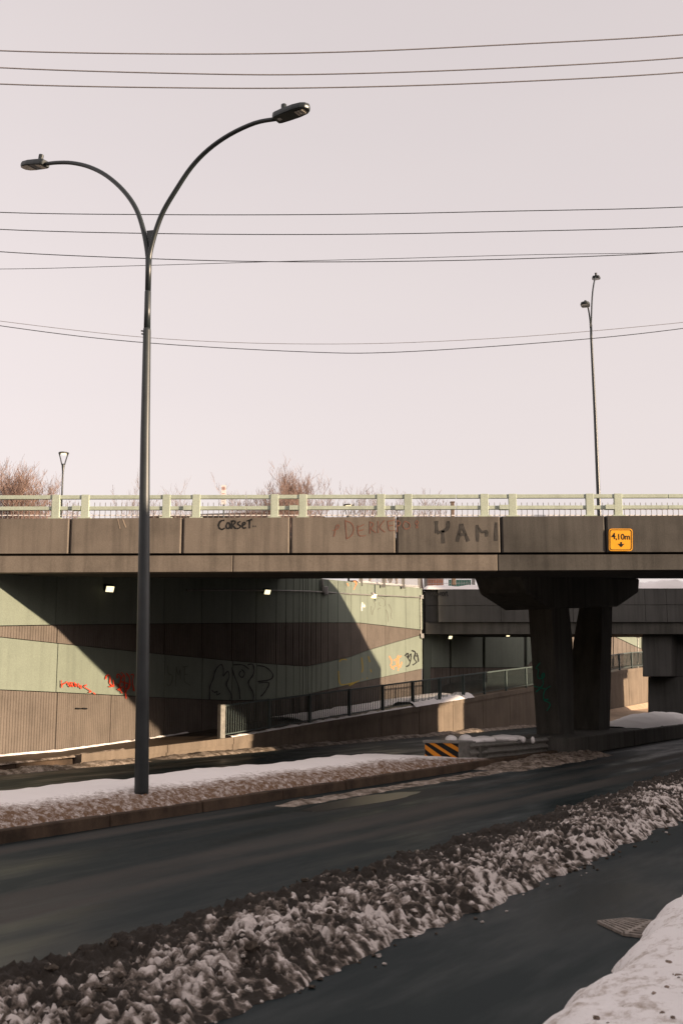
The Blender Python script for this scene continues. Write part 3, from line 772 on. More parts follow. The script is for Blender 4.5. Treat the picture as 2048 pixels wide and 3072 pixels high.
ridge("slush_ridge", 5, 34, lambda s: -9.3, 0.9, 0.13, SNOW_SLUSH, "snow crust along the foot of the ramp wall", seed=25, nv=12, step=0.15)
# snow at the foot of the wall, on the sidewalk
def foot(x0, x1, w, h, label, seed, off=0.0):
    mb = MB(); n = int((x1 - x0) / 3)
    def fn(i, j):
        x = x0 + (x1 - x0) * i / n; p = wz(B4, x); s = (p - O2).dot(U); q = ST(s, RT, zs(s)); dr = (q - p); L = max(0.1, Vector((dr.x, dr.y, 0)).length)
        v = j / 6; a = p.lerp(q, min(0.95, (off + v * w * (1 + .5 * fr(s * 1.5, seed, 0))) / L))
        return a + Z * max(-0.01, h * (0.8 + .6 * fr(s * 2, seed, 3)) * math.sin(math.pi * min(1, 0.25 + v * .75)) ** .7)
    mb.grid(fn, n + 1, 7); o = mb.build("snow_strip", SNOW, smooth=True, fix=False)
    if o.data.polygons[5].normal.z < 0: o.data.flip_normals()
    tag(o, label, "snow", None, "stuff")
foot(-400, 560, 0.12, 0.05, "thin white snow line at the foot of the sunlit wall", 2)
foot(780, 1262, 1.6, 0.16, "snow lying on the sidewalk behind the railing", 5, 0.4)
def topsnow(x0, x1, zoff, t0, t1, h, label, seed):
    a, b = s_at(x0, RT), s_at(x1, RT)
    snowbody("snow_strip", steps(a, b, .08, .08), lambda s: t0, lambda s: t1, 9, lambda s, t, v: zs(s) + zoff + max(0, h * (.7 + .6 * fr(s * 1.6, seed, 1)) * min(1, math.sin(math.pi * v) * 1.8) + .015 * fr(s * 5, t * 5, 2)), SNOW, label)
topsnow(690, 1250, 0.02, RT - 0.1, RT + 0.2, 0.09, "thin snow on the ramp wall under the railing", 3)
topsnow(1225, 1400, 0.03, RT - 0.9, RT + 0.3, 0.26, "thick sunlit snow cushion on the ramp wall", 9)

# ------------------------------------------------------------------ main bridge
YF = 28.0
ytop = lambda x: 1556 - 0.0046 * x
ybot = lambda x: 1660.5 - 0.0025 * x
ybm0 = lambda x: 1668 - 0.0025 * x
ybm1 = lambda x: 1717.5 - 0.0042 * x
JX = [-760, -440, -115, 210, 547, 871, 1188, 1502, 1816, 2135, 2455]
zt = P(1024, ytop(1024), YF).z; zb = P(1024, ybm1(1024), YF).z
bridge = empty("overpass_bridge", P(210, 1717, YF), "wide concrete overpass with panelled parapet crossing the whole view", "bridge")
def chamfer_panel(xa, xb, y0f, y1f, yf, thick, mat, name, parent, c=0.03, g=0.022):
    a0, b0 = P(xa, y1f(xa), yf), P(xb, y1f(xb), yf); a1, b1 = P(xa, y0f(xa), yf), P(xb, y0f(xb), yf)
    x0 = P(xa, 1600, yf).x + g; x1 = P(xb, 1600, yf).x - g
    prof = [(x0, yf + thick), (x0, yf + c), (x0 + c, yf), (x1 - c, yf), (x1, yf + c), (x1, yf + thick)]
    zlo = lambda x: a0.z + (b0.z - a0.z) * (x - x0) / (x1 - x0); zhi = lambda x: a1.z + (b1.z - a1.z) * (x - x0) / (x1 - x0)
    n = len(prof); vs = [Vector((x, y, zlo(x))) for x, y in prof] + [Vector((x, y, zhi(x))) for x, y in prof]
    return MB().add(vs, [tuple(range(n)), tuple(range(2 * n - 1, n - 1, -1))] + [(i, (i + 1) % n, (i + 1) % n + n, i + n) for i in range(n)]).build(name, mat, parent)
panels = {}
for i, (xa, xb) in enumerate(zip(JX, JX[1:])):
    panels[xa] = chamfer_panel(xa, xb, ytop, ybot, YF, 0.35, CONCRETE if xa < 1100 else (CONCRETE_MID if xa < 1400 else CONCRETE_SHADE_SOOT), "parapet_panel", bridge, 0.045, 0.014)
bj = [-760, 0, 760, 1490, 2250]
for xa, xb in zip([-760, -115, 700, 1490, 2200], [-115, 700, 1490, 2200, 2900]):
    chamfer_panel(xa, xb, ybm0, ybm1, YF + 0.05, 0.38, CONCRETE if xa < 1400 else CONCRETE_SHADE_SOOT, "edge_beam", bridge, 0.02, 0.006)
xl, xr = -17.0, 32.0
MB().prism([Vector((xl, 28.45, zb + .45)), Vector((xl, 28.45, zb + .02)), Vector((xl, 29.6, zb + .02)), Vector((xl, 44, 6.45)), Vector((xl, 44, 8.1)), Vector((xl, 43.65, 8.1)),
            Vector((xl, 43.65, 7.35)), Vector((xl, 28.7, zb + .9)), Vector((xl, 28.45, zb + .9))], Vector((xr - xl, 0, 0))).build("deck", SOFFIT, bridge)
MB().box((P(2200, 1600, YF).x, 28.0, zb + .02), (xr, 28.19, zt)).build("parapet_wall", CONCRETE_SHADE_SOOT, bridge)
# graffiti on the parapet
onpar = lambda x, y: P(x, y, YF - 0.006)
z3 = lambda s: zoomed(s, 600, 1350, 2.24); z4 = lambda s: zoomed(s, 1250, 1400, 1.965)
spray(bridge, z3([[(165, 472), (140, 474), (125, 500), (128, 526), (150, 536), (167, 524)], [(186, 488), (174, 510), (182, 530), (199, 525), (204, 505), (196, 488), (184, 490)], [(215, 475), (211, 530)], [(208, 480), (235, 474), (241, 488), (216, 506), (243, 530)],
    [(273, 480), (254, 487), (255, 500), (273, 508), (272, 522), (250, 528)], [(283, 506), (305, 500), (303, 484), (288, 488), (283, 510), (292, 528), (310, 521)], [(313, 478), (352, 466)], [(334, 472), (333, 527)]]), onpar, 4.6, SPRAY_BLACK, label="black hand-sprayed lettering at the top of the parapet")
for q_ in (356, 371): spray(bridge, z3([[(q_, 512), (q_ + 5, 513)]]), onpar, 4.6, SPRAY_BLACK, "graffiti_dot")
spray(bridge, z3([[(890, 542), (930, 530), (936, 502), (915, 503), (905, 560), (898, 582)], [(975, 468), (985, 600)], [(972, 475), (1020, 488), (1036, 530), (1020, 577), (984, 598)], [(1060, 505), (1060, 582), (1112, 575)], [(1053, 522), (1102, 500)], [(1060, 545), (1100, 535)],
    [(1140, 478), (1140, 562)], [(1140, 485), (1166, 490), (1160, 515), (1140, 525), (1182, 557)], [(1195, 478), (1195, 557)], [(1237, 473), (1197, 520), (1242, 552)], [(1260, 475), (1265, 547), (1306, 540)], [(1258, 480), (1312, 468)], [(1262, 510), (1300, 505)],
    [(1323, 468), (1323, 552)], [(1323, 475), (1347, 480), (1342, 505), (1324, 512)], [(1375, 478), (1358, 510), (1380, 537), (1412, 520), (1407, 490), (1375, 478)], [(1456, 473), (1440, 490), (1462, 505), (1445, 520), (1466, 526), (1454, 500), (1468, 485), (1456, 473)]]), onpar, 2.6, SPRAY_OLDRED, label="faded red scribbled lettering on the parapet")
spray(bridge, z4([[(115, 320), (118, 392)], [(184, 320), (186, 372), (120, 390)], [(152, 376), (156, 452)], [(262, 338), (238, 442)], [(262, 338), (303, 440)], [(242, 402), (290, 399)], [(355, 343), (358, 442)], [(355, 350), (385, 394), (411, 370), (411, 412)], [(466, 328), (465, 437)]]), onpar, 9.0, SPRAY_FADED, label="large faded black rolled letters on the parapet")
spray(bridge, zoomed([[(793, 575), (808, 640)], [(825, 575), (848, 632)]], 0, 1300, 2.24), onpar, 3.0, weathered("pale_scrape", (0.42, 0.33, 0.25), bump=0), name="scrape")

# clearance sign
sg = empty("clearance_sign", P(1861, 1652, YF - 0.06), "amber square height limit sign reading 4,10 m with down arrow", "sign")
def round_rect(x0, y0, x1, y1, r, yd):
    pts = []
    for cx, cy, a0 in ((x1 - r, y0 + r, -90), (x1 - r, y1 - r, 0), (x0 + r, y1 - r, 90), (x0 + r, y0 + r, 180)):
        for k in range(5):
            a = math.radians(a0 + k * 22.5); pts.append(P(cx + r * math.cos(a), cy + r * math.sin(a), yd))
    return pts
MB().prism(round_rect(1825, 1586, 1896, 1653, 8, YF - 0.05), Vector((0, 0.03, 0))).build("plate", YELLOW, sg)
ou, inn = round_rect(1827.5, 1588.5, 1893.5, 1650.5, 7, YF - 0.054), round_rect(1829.5, 1590.5, 1891.5, 1648.5, 6, YF - 0.054)
n = len(ou); MB().add(ou + inn, [(i, (i + 1) % n, (i + 1) % n + n, i + n) for i in range(n)]).build("border", BLACK, sg, fix=False)
def lay_text(body, xc, ybase, hpx, depth, mat, parent, bold=0.0, sx=1.0):
    me = text_mesh(body, 1.0, bold); k = hpx * depth / F / 0.70 * 1.0
    c = P(xc, ybase, depth)
    me.transform(Matrix.Diagonal((k * sx, k, k, 1))); me.transform(Matrix.Rotation(math.pi / 2, 4, 'X'))
    me.materials.append(mat); o = link_mesh("lettering", me, parent, c); return o
lay_text("4", 1839.5, 1617, 19, YF - 0.055, BLACK, sg, 0.012, 0.95)
lay_text(",", 1847.5, 1618, 17, YF - 0.055, BLACK, sg, 0.014)
lay_text("10", 1861, 1618.5, 17.5, YF - 0.055, BLACK, sg, 0.012, 0.95)
lay_text("m", 1881, 1618.5, 17.5, YF - 0.055, BLACK, sg, 0.014, 0.92)
ar = [(1859.5, 1626), (1864.5, 1626), (1864.5, 1632), (1872, 1631), (1862, 1642), (1852, 1631), (1859.5, 1632)]
MB().add([P(x, y, YF - 0.055) for x, y in ar], [tuple(range(len(ar)))]).build("arrow", BLACK, sg, fix=False)
MB().box((P(1850, 1600, YF).x, YF - 0.02, P(1850, 1640, YF).z), (P(1872, 1600, YF).x, YF + 0.0, P(1850, 1600, YF).z)).build("bracket", GALV, sg)

# front railing on the parapet
fr_ = empty("bridge_railing", P(1024, 1552, YF + 0.18), "pale green steel railing with paired posts along the overpass", "railing")
YR = YF + 0.16
for c in (-400, -310, -80, 8 - 16, 166, 254, 498, 588, 823, 908, 1142, 1224, 1453, 1538, 1770, 1855, 2085, 2170):
    if c in (8 - 16,): continue
    a = P(c, ytop(c), YR); tpx = 1484.5 - 0.002 * c
    top = P(c, tpx, YR); k = YR / F
    MB().box((a.x - 12 * k, YR, a.z - 0.02), (a.x + 12 * k, YR + 0.10, top.z + .004)).build("post", RAIL_GREEN, fr_, bevel=0.008)
    MB().box((a.x - 19 * k, YR - 0.05, a.z - 0.02), (a.x + 19 * k, YR + 0.16, a.z + 0.022)).build("base_plate", RAIL_GREEN, fr_)
rx = [-760, -200, 738, 1368, 2003, 2900]
for a, b in zip(rx, rx[1:]):
    for (y0, y1, dd, nm) in ((1485.5, 1497, 0.02, "top_rail"), (1519, 1530, 0.03, "middle_rail")):
        p, q = P(a + 1, y0 - .002 * a, YR), P(b - 1, y0 - .002 * b, YR); p2, q2 = P(a + 1, y1 - .002 * a, YR), P(b - 1, y1 - .002 * b, YR)
        d0, d1 = Vector((0, dd, 0)), Vector((0, 0.10 + dd, 0))
        MB().box8([p2 + d0, q2 + d0, q2 + d1, p2 + d1, p + d0, q + d0, q + d1, p + d1]).build(nm, RAIL_GREEN, fr_, bevel=0.006)
for a, b in ((217, 241), (550, 575), (868, 894), (1185, 1210), (1497, 1525), (1815, 1842)):
    p, q = P(a, 1517.5 - .002 * a, YR), P(b, 1531 - .002 * b, YR)
    MB().box((p.x, YR - 0.012, q.z), (q.x, YR + 0.16, p.z)).build("rail_sleeve", RAIL_GREEN, fr_)

# picket fence on the far edge of the deck
pf = empty("picket_fence", P(1024, 1545, 43.8), "light picket fence along the far edge of the overpass seen through railing", "fence")
pk_me = None
YK = 43.8; x = -40.0
zt_k, zb_k = P(1024, 1508, YK).z, 8.1
for (zz) in (P(1024, 1546, YK).z, P(1024, 1528, YK).z):
    MB().box((P(-60, 1500, YK).x, YK - .015, zz - .018), (P(2110, 1500, YK).x, YK + .015, zz + .018)).build("rail", SIGN_WHITE, pf)
while x < 2090:
    loc = P(x, 1546, YK); loc.z = zb_k
    if pk_me is None:
        o = MB().box((loc.x - .012, YK - .03, zb_k), (loc.x + .012, YK - .016, zt_k)).build("picket", GALV, pf, origin=loc); pk_me = o.data
    else: link_mesh("picket", pk_me, pf, loc)
    x += 16.2

# ------------------------------------------------------------------ pier of the main bridge
Bc = G(1680, 2206, 0.52)
pier = empty("bridge_pier", Vector((Bc.x, Bc.y, 0.5)), "dark concrete pier with flared cap and twin columns in the median", "pier")
pn = lambda x, y: PL(x, y, Bc, N)
MB().prism([pn(1680, 2212), pn(1722, 2206), pn(1717.5, 1926), pn(1705, 1816), pn(1653, 1816)], -N * 0.82).build("column", CONCRETE_PIER, pier, bevel=0.03)
A0, A1, M0, M1, T0, T1 = pn(1794, 2200), pn(1828, 2192), pn(1802, 1926), pn(1833.5, 1926), pn(1804, 1816), pn(1836, 1816)
fv = [A0, A1, A1 - N * 1.12, A0 - N * 1.12, M0, M1, M1 - N * 1.06, M0 - N * 1.06, T0, T1, T1 - N * .86, T0 - N * .86]
MB().add(fv, [(3, 2, 1, 0), (8, 9, 10, 11)] + [(i + k, (i + 1) % 4 + k, (i + 1) % 4 + k + 4, i + k + 4) for k in (0, 4) for i in range(4)]).build("column", CONCRETE_PIER, pier, bevel=0.02)
Bq = Bc + N * 0.14
pq = lambda x, y: PL(x, y, Bq, N)
MB().prism([pq(1562, 1719), pq(1917, 1736), pq(1914, 1778), pq(1853, 1820), pq(1650, 1826), pq(1582, 1778)], -N * 1.60).build("cap", CONCRETE_PIER, pier, bevel=0.05)
e0 = Bc - U * 0.07
onpier = lambda x, y: PL(x, y, e0 + (pn(1653, 1816) - pn(1680, 2212)) * 0 , (pn(1680, 2212) - pn(1653, 1816)).cross(N).normalized())
spray(pier, zoomed([[(775, 570), (745, 605), (770, 600), (755, 662), (800, 656), (797, 620), (780, 642), (800, 690), (752, 732)], [(832, 700), (795, 722), (790, 782), (832, 770), (783, 776), (832, 792), (830, 810), (812, 838)], [(740, 700), (800, 715)]], 1200, 1680, 1.85), onpier, 3.0, SPRAY_GREEN, label="green spray tag running down the pier column")

# pedestal and barrier round the pier
ped = empty("median_barrier", ST(11, -0.6, 0), "low concrete barrier wall around the pier base in the median", "barrier")
def strip_poly(s0, s1, t0, t1, h, name, mat, nose=True):
    pts = [ST(s1, t0), ST(s1, t1)]
    if nose:
        for k in range(7):
            a = math.pi * k / 6; pts.append(ST(s0 - 0.5 * (t0 - t1) * math.sin(a) * 0.7, t1 + (t0 - t1) * (0.5 - 0.5 * math.cos(a))))
    else: pts += [ST(s0, t1), ST(s0, t0)]
    return MB().prism(pts, Z * h).build(name, mat, ped, bevel=0.03)
strip_poly(13.1, 19, 0.35, -1.7, 0.55, "barrier_block", CONCRETE_PIER)
strip_poly(8.6, 12.2, -0.72, -1.7, 0.5, "barrier_block", CONCRETE_PIER, False)
strip_poly(19.02, 28, 0.35, -1.7, 0.55, "barrier_block", CONCRETE_PIER, False)
strip_poly(28.02, 42, 0.35, -1.7, 0.55, "barrier_block", CONCRETE_PIER, False)
snowbody("snow_cushion", steps(20.3, 31, .15, .15), lambda s: -1.6, lambda s: 0.25, 16,
         lambda s, t, v: 0.54 + .05 * fr(s * 1.5, t * 1.5, 4) + 0.46 * math.sin(math.pi * min(1, max(0, (s - 20.0) / 11))) ** .8 * math.sin(math.pi * min(1, .12 + v * .88)) ** .6, SNOW, "smooth snow hump on the median barrier behind the pier")

# crash barrier with striped end
ca = empty("crash_barrier", P(1323, 2278, 29.6), "steel guardrail end with orange and black diagonal stripes and snow cap", "barrier")
dA = 29.4
f0, f1, f2, f3 = P(1271, 2290, dA), P(1377, 2290, dA), P(1377, 2226, dA), P(1271, 2224, dA)
MB().prism([f0, f1, f2, f3], U * 0.9).build("end_box", GALV, ca, bevel=0.02)
MB().prism([P(1377, 2290, dA + .03), P(1407, 2290, dA + .45), P(1407, 2226, dA + .45), P(1377, 2226, dA + .03)], U * 0.4).build("side_plate", GALV, ca)
pv = lambda x, y: P(x, y, dA - 0.012)
MB().add([pv(1274, 2288), pv(1374, 2288), pv(1374, 2230), pv(1274, 2229)], [(0, 1, 2, 3)]).build("stripe_panel", BLACK, ca, fix=False)
pv2 = lambda x, y: P(x, y, dA - 0.018)
stripes = [[(1274, 2234), (1340, 2280), (1340, 2288), (1316, 2288), (1274, 2250)][:0] or [(1274, 2233), (1346, 2284), (1326, 2288), (1274, 2247)],
           [(1286, 2229.5), (1303, 2229.5), (1374, 2275), (1374, 2284)], [(1327, 2229.5), (1352, 2230), (1374, 2243), (1374, 2256)], [(1274, 2262), (1300, 2280), (1300, 2287), (1274, 2287)]]
for st in stripes: MB().add([pv2(*q) for q in st], [tuple(range(len(st)))]).build("stripe", ORANGE, ca, fix=False)
MB().box8([P(1268, 2228, dA - .03), P(1380, 2230, dA - .03), P(1392, 2228, dA + .6), P(1280, 2226, dA + .6), P(1268, 2221, dA - .03), P(1380, 2224, dA - .03), P(1392, 2222, dA + .6), P(1280, 2219, dA + .6)]).build("top_plate", GALV, ca)
prof = [(-.02, .0), (.045, .03), (.07, .07), (.045, .11), (-.02, .15), (-.02, .19), (.045, .22), (.07, .26), (.045, .30), (-.02, .34), (-.02, .38), (.045, .41), (.07, .45), (.045, .49), (-.02, .53)]
path = [(1404, 29.85), (1450, 30.3), (1500, 30.9), (1550, 31.6), (1600, 32.4), (1640, 33.1), (1652, 33.5)]
gp = [P(x, 2280, d) for x, d in path]
mb = MB()
def gfn(i, j):
    p = gp[i]; o, z = prof[j]; q = Vector((p.x, p.y, 0)) + N * o; q.z = 0.03 + z * 1.0 - 0.0 * i; return q
mb.grid(gfn, len(gp), len(prof)); w_ = mb.build("guardrail_beam", GALV, ca, smooth=False, fix=False)
sol = w_.modifiers.new("sheet", 'SOLIDIFY'); sol.thickness = 0.006
for i in (1, 3, 5):
    p = gp[i] - N * 0.12; MB().box((p.x - .07, p.y - .07, -.05), (p.x + .07, p.y + .07, 0.5)).build("post", GALV, ca)
mb = MB()
for (x, y, d, rx_, rz) in ((1352, 2219, 30.2, .17, .13), (1395, 2218, 30.6, .2, .14), (1450, 2220, 31.0, .35, .12), (1510, 2216, 31.6, .45, .12), (1420, 2222, 30.6, .3, .1), (1545, 2216, 32.0, .3, .1), (1568, 2219, 31.6, .07, .09), (1597, 2220, 31.9, .06, .1)):
    c = P(x, y, d)
    mb.grid(lambda i, j: c + Vector((rx_ * math.cos(i / 14 * 2 * math.pi) * math.sin(math.pi * j / 8), rx_ * .8 * math.sin(i / 14 * 2 * math.pi) * math.sin(math.pi * j / 8), rz * math.cos(math.pi * j / 8))) * (1 + .1 * fr(i * .5 + x, j * .5, 1)), 15, 9)
tag(mb.build("snow_cushion", SNOW, smooth=True), "rounded snow lumps lying on the guardrail and barrier top", "snow", None, "stuff")

# ------------------------------------------------------------------ far bridge
YB = 60.6
fb = empty("far_bridge", P(1292, 1902, YB), "second lower concrete bridge behind the pier with snowy top", "bridge")
for xa, xb in zip([1272, 1310, 1496, 1710, 1924, 1988, 2200], [1310, 1496, 1710, 1924, 1988, 2200, 2600]):
    chamfer_panel(xa, xb, lambda x: 1767 - (x - 1290) * .004, lambda x: 1816 - (x - 1290) * .004, YB + (0.3 if xa < 1300 else 0), .4, CONCRETE_FAR, "parapet_panel", fb, .01, .008)
    chamfer_panel(xa, xb, lambda x: 1816.6 - (x - 1290) * .004, lambda x: 1866, YB + .03 + (0.3 if xa < 1300 else 0), .4, CONCRETE_FAR, "fascia_panel", fb, .01, .008)
chamfer_panel(1272, 2500, lambda x: 1867, lambda x: 1902, YB + .22, .6, CONCRETE_PIER, "edge_beam", fb, .01, .0)
zfb, zft = P(1500, 1901, YB + .3).z, P(1500, 1772, YB).z
x0f, x1f = P(1262, 1800, YB).x, 33.0
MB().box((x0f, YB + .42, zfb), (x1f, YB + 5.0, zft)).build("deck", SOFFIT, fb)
floodlight(1350, 1912, YB + 2.2, "lit floodlight under the left end of the far bridge", 0.95)
floodlight(1523, 1905, YB + 2.6, "lit floodlight under the far bridge just left of the pier", 0.95)
snowbody_x = lambda name, x0, x1, y0, y1, z, h, label, seed: None
def slabsnow(x0, x1, yd0, yd1, z, h, label, seed, nx=60):
    mb = MB(); a, b = P(x0, 1760, yd0).x, P(x1, 1760, yd0).x
    mb.grid(lambda i, j: Vector((a + (b - a) * i / nx, yd0 + (yd1 - yd0) * j / 7, z + h * (.75 + .5 * fr((a + (b - a) * i / nx) * .6, seed, j * .2)) * min(1, math.sin(math.pi * j / 7) * 2.2 + .0) * min(1, math.sin(math.pi * i / nx) * 12))), nx + 1, 8)
    o = mb.build("snow_strip", SNOW, smooth=True, fix=False)
    if o.data.polygons[20].normal.z < 0: o.data.flip_normals()
    tag(o, label, "snow", None, "stuff")
ztp = P(1400, 1767, YB).z
slabsnow(1268, 1700, YB - .02, YB + 1.2, ztp - .02, .30, "snow on the far bridge parapet left of the pier", 3)
slabsnow(1700, 2380, YB - .02, YB + 1.2, ztp + .03, .55, "thick snow on the far bridge parapet right of the pier", 8)
# fences above the far bridge and the wall end
def small_fence(x0, y0, d0, x1, y1, d1, h, nb, label, posts, name="guard_fence", mesh=False):
    r = empty(name, P(x0, y0, d0), label, "fence")
    a, b = P(x0, y0, d0), P(x1, y1, d1); me = None
    for z in ((.08, h) if not mesh else [h * k / 5 for k in range(6)]):
        MB().tube([a + Z * z, b + Z * z], .022 if not mesh else .012, 5).build("rail", BOXGREY, r)
    for k in range(nb):
        p = a.lerp(b, (k + .5) / nb)
        if me is None: o = MB().box((p.x - .012, p.y - .012, p.z), (p.x + .012, p.y + .012, p.z + h)).build("baluster", BOXGREY, r, origin=p); me = o.data
        else: link_mesh("baluster", me, r, p)
    for f in posts:
        p = a.lerp(b, f); MB().box((p.x - .09, p.y - .09, p.z - .1), (p.x + .09, p.y + .09, p.z + h + .1)).build("post", GALV, r)
    return r
small_fence(1075, 1751, wd(1075) + .2, 1262, 1763, wd(1262) + .2, 1.2, 60, "pale railing on top of the sunlit green wall", (0.03, .36, .68, .97))
gf = small_fence(1276, 1764, YB + .7, 1424, 1762, YB + .7, 1.25, 30, "mesh fence on the far bridge above the snow", (0.0, .97), "mesh_fence", True)
MB().box((P(1276, 1750, YB + .85).x, YB + .95, ztp), (P(1330, 1750, YB + .85).x, YB + .97, ztp + .75)).build("poster", SPRAY_ORANGE, gf)
MB().box((P(1345, 1750, YB + .85).x, YB + .95, ztp), (P(1412, 1750, YB + .85).x, YB + .97, ztp + .62)).build("poster", SPRAY_GREEN, gf)
mb = MB()
mb.grid(lambda i, j: (lambda p: Vector((p.x - .18 * j, p.y + .1 * j, p.z - .02 + (.14 + .05 * fr(i * .3, 1, 1)) * (1 if 0 < j < 4 else 0))))(wz(B0, 1078 + i * 186 / 60)), 61, 5)
o = mb.build("snow_strip", SNOW, smooth=True, fix=False)
if o.data.polygons[20].normal.z < 0: o.data.flip_normals()
tag(o, "snow strip on top of the sunlit green wall", "snow", None, "stuff")
spray(fb, zoomed([[(172, 202), (185, 178), (200, 178), (185, 195), (203, 188), (195, 202)], [(210, 202), (208, 178), (222, 200), (224, 176)], [(232, 180), (230, 198), (242, 198), (244, 180), (232, 180)], [(250, 200), (249, 176), (262, 176), (255, 188), (265, 200)]], 1200, 1680, 1.85), lambda x, y: P(x, y, YB - .02), 2.6, BLACK, label="small black tag on the far bridge parapet")
# far bridge pier
fp = empty("far_bridge_pier", P(1960, 2155, 61.5), "square dark concrete pier of the far bridge at the right edge", "pier")
def facebox(xa, xb, y0, y1, d, depth, nm):
    MB().prism([P(xa, y1, d), P(xb, y1, d), P(xb, y0, d), P(xa, y0, d)], Vector((depth * .55, depth, 0))).build(nm, CONCRETE_FAR, fp, bevel=.03)
facebox(1926, 2012, 1903, 2030, 61.4, 3.0, "pier_head")
facebox(1942, 2100, 2030.5, 2215, 62.6, 3.0, "column")
facebox(2012.5, 2140, 1903, 2030, 62.8, 2.6, "pier_head")
# sunlit bank at the far end of the underpass
bk = sheet("bank", [ST(40, RT + .3, 0.3), ST(40, RT + 3.0, 0.05), ST(120, RT + 3.0, 1.5), ST(120, RT + .3, 3.4)], snow_material("sandy_bank", 0, 1.5, .4, .9, white=(.55, .40, .28), dcol=(.35, .24, .16)))
r2 = empty("sign_post", P(1912, 2000, 74), "small grey sign on a thin post in the far sunlight", "sign")
MB().tube([P(1912, 2004, 74), P(1912, 1905, 74)], .035, 6).build("post", GALV, r2)
MB().box((P(1906, 1910, 74).x, 73.95, P(1906, 1914, 74).z), (P(1917, 1910, 74).x, 73.99, P(1906, 1888, 74).z)).build("plate", GALV, r2)

# ------------------------------------------------------------------ embankment above the wall (the trees stand on it)
ez = 6.9
epts = []
for x in (-400, -150, 174, 495, 829, 923, 1013, 1101, 1265):
    p = wz(B0, x); epts.append(Vector((p.x - .5, p.y + .6, min(ez, p.z - .1))))
for x in (1350, 1575, 1838, 2100):
    p = fwp(x, 1820); epts.append(Vector((p.x - .5, p.y + .8, ez)))
mb = MB(); mb.grid(lambda i, j: (epts[i] if j == 0 else epts[i] + Vector((-70, 52, 0)) * [0, 1, 4][j] + Z * (ez - epts[i].z)), len(epts), 3)
tag(mb.build("embankment", GROUND_MAT), kind='structure')

# ------------------------------------------------------------------ street lamps
def lamp_head(parent, tip, dirv, L, W, big):
    """flat cobra head: body outline, lens plate below, photocell on top"""
    dirv = dirv.normalized(); sd = dirv.cross(Z).normalized(); up = sd.cross(dirv)
    out = [(0, .34), (.08, .42), (.3, .47), (.62, .5), (.84, .44), (.95, .28), (1.0, 0)]
    poly = [(a, b) for a, b in out] + [(a, -b) for a, b in reversed(out[:-1])]
    top = [tip + dirv * (a * L) + sd * (b * W * .86) + up * (.075 - .04 * max(0, a - .5)) for a, b in poly]
    mid = [tip + dirv * (a * L) + sd * (b * W) + up * 0.0 for a, b in poly]
    bot = [tip + dirv * (a * L * .985) + sd * (b * W * .95) - up * .045 for a, b in poly]
    n = len(poly); vs = top + mid + bot
    fs = [tuple(range(n)), tuple(range(3 * n - 1, 2 * n - 1, -1))] + [(i, (i + 1) % n, (i + 1) % n + n, i + n) for i in range(n)] + [(i + n, (i + 1) % n + n, (i + 1) % n + 2 * n, i + 2 * n) for i in range(n)]
    h = MB().add(vs, fs).build("lamp_head", POLE, parent, bevel=.012)
    q = lambda a, b: tip + dirv * (a * L) + sd * (b * W) - up * .05
    if big:
        MB().add([q(.62, .26), q(.9, .2), q(.9, -.2), q(.62, -.26)], [(0, 1, 2, 3)]).build("lens", LAMP_LED, h, fix=False)
        for i in range(3):
            for j in range(4):
                c = q(.66 + i * .08, -.15 + j * .1) - up * .006; MB().obox(c, dirv, sd, up, .018, .018, .005).build("led", LAMP_GLASS, h)
        MB().add([q(.1, .2), q(.2, .2), q(.2, -.05), q(.1, -.05)], [(0, 1, 2, 3)]).build("data_label", BOXGREY, h, fix=False)
    else:
        MB().add([q(.56, .42), q(.82, .38), q(.95, .22), q(.97, 0), q(.95, -.22), q(.82, -.38), q(.56, -.42)], [tuple(range(7))]).build("lens", LAMP_GLASS, h, fix=False)
        MB().add([q(.06, .3), q(.28, .38), q(.28, -.38), q(.06, -.3)], [(0, 1, 2, 3)]).build("gear_cover", LAMP_GLASS, h, fix=False)
    c = tip + dirv * (.26 * L) + up * .06
    MB().tube([c, c + up * .14, c + up * .15], [.05, .05, .04], 10).build("photocell", POLE, h, smooth=False)
    return h

base = P(425, 2372, 18.4)
lampA = empty("street_lamp", base, "tall dark double-arm street lamp standing in the snowy median", "street lamp", "double arm street lamps")
pa = lambda x, y: PL(x, y, base, U)
def pole_r(wpx, y): return wpx * 18.4 / F / 2
MB().tube([pa(424, 2385), pa(425, 2372), pa(431, 1800), pa(436, 1300), pa(441.5, 992), pa(441.6, 986)], [.122, .12, .105, .084, .070, .066], 20).build("pole", POLE_LOW, lampA, smooth=True)
MB().tube([pa(441.8, 988), pa(443, 925), pa(444, 876), pa(444.1, 872)], [.061, .059, .058, .052], 18).build("pole_extension", POLE, lampA, smooth=True)
MB().tube([pa(444.3, 874), pa(446, 800), pa(446.5, 770)], [.053, .056, .06], 18).build("fork_sleeve", POLE, lampA, smooth=True)
la = [(446, 800), (443, 757), (431, 692), (409, 627), (371, 572), (320, 527), (269, 501), (218, 489), (172, 488), (137, 492)]
ra = [(446.5, 800), (450, 760), (468, 692), (491, 633), (529, 569), (574, 502), (625, 449), (689, 404), (765, 369), (828, 357)]
def soft(pts, k=4):
    out = []
    for i in range(len(pts) - 1):
        p0, p1, p2, p3 = pts[max(0, i - 1)], pts[i], pts[i + 1], pts[min(len(pts) - 1, i + 2)]
        for q in range(k):
            t = q / k
            out.append(0.5 * ((2 * p1) + (p2 - p0) * t + (2 * p0 - 5 * p1 + 4 * p2 - p3) * t * t + (3 * p1 - p0 - 3 * p2 + p3) * t ** 3))
    return out + [pts[-1]]
for pts, big in ((la, False), (ra, True)):
    c = soft([pa(x, y) for x, y in pts]); n = len(c)
    MB().tube(c, [.05 - .014 * i / n for i in range(n)], 14).build("arm", POLE, lampA, smooth=True)
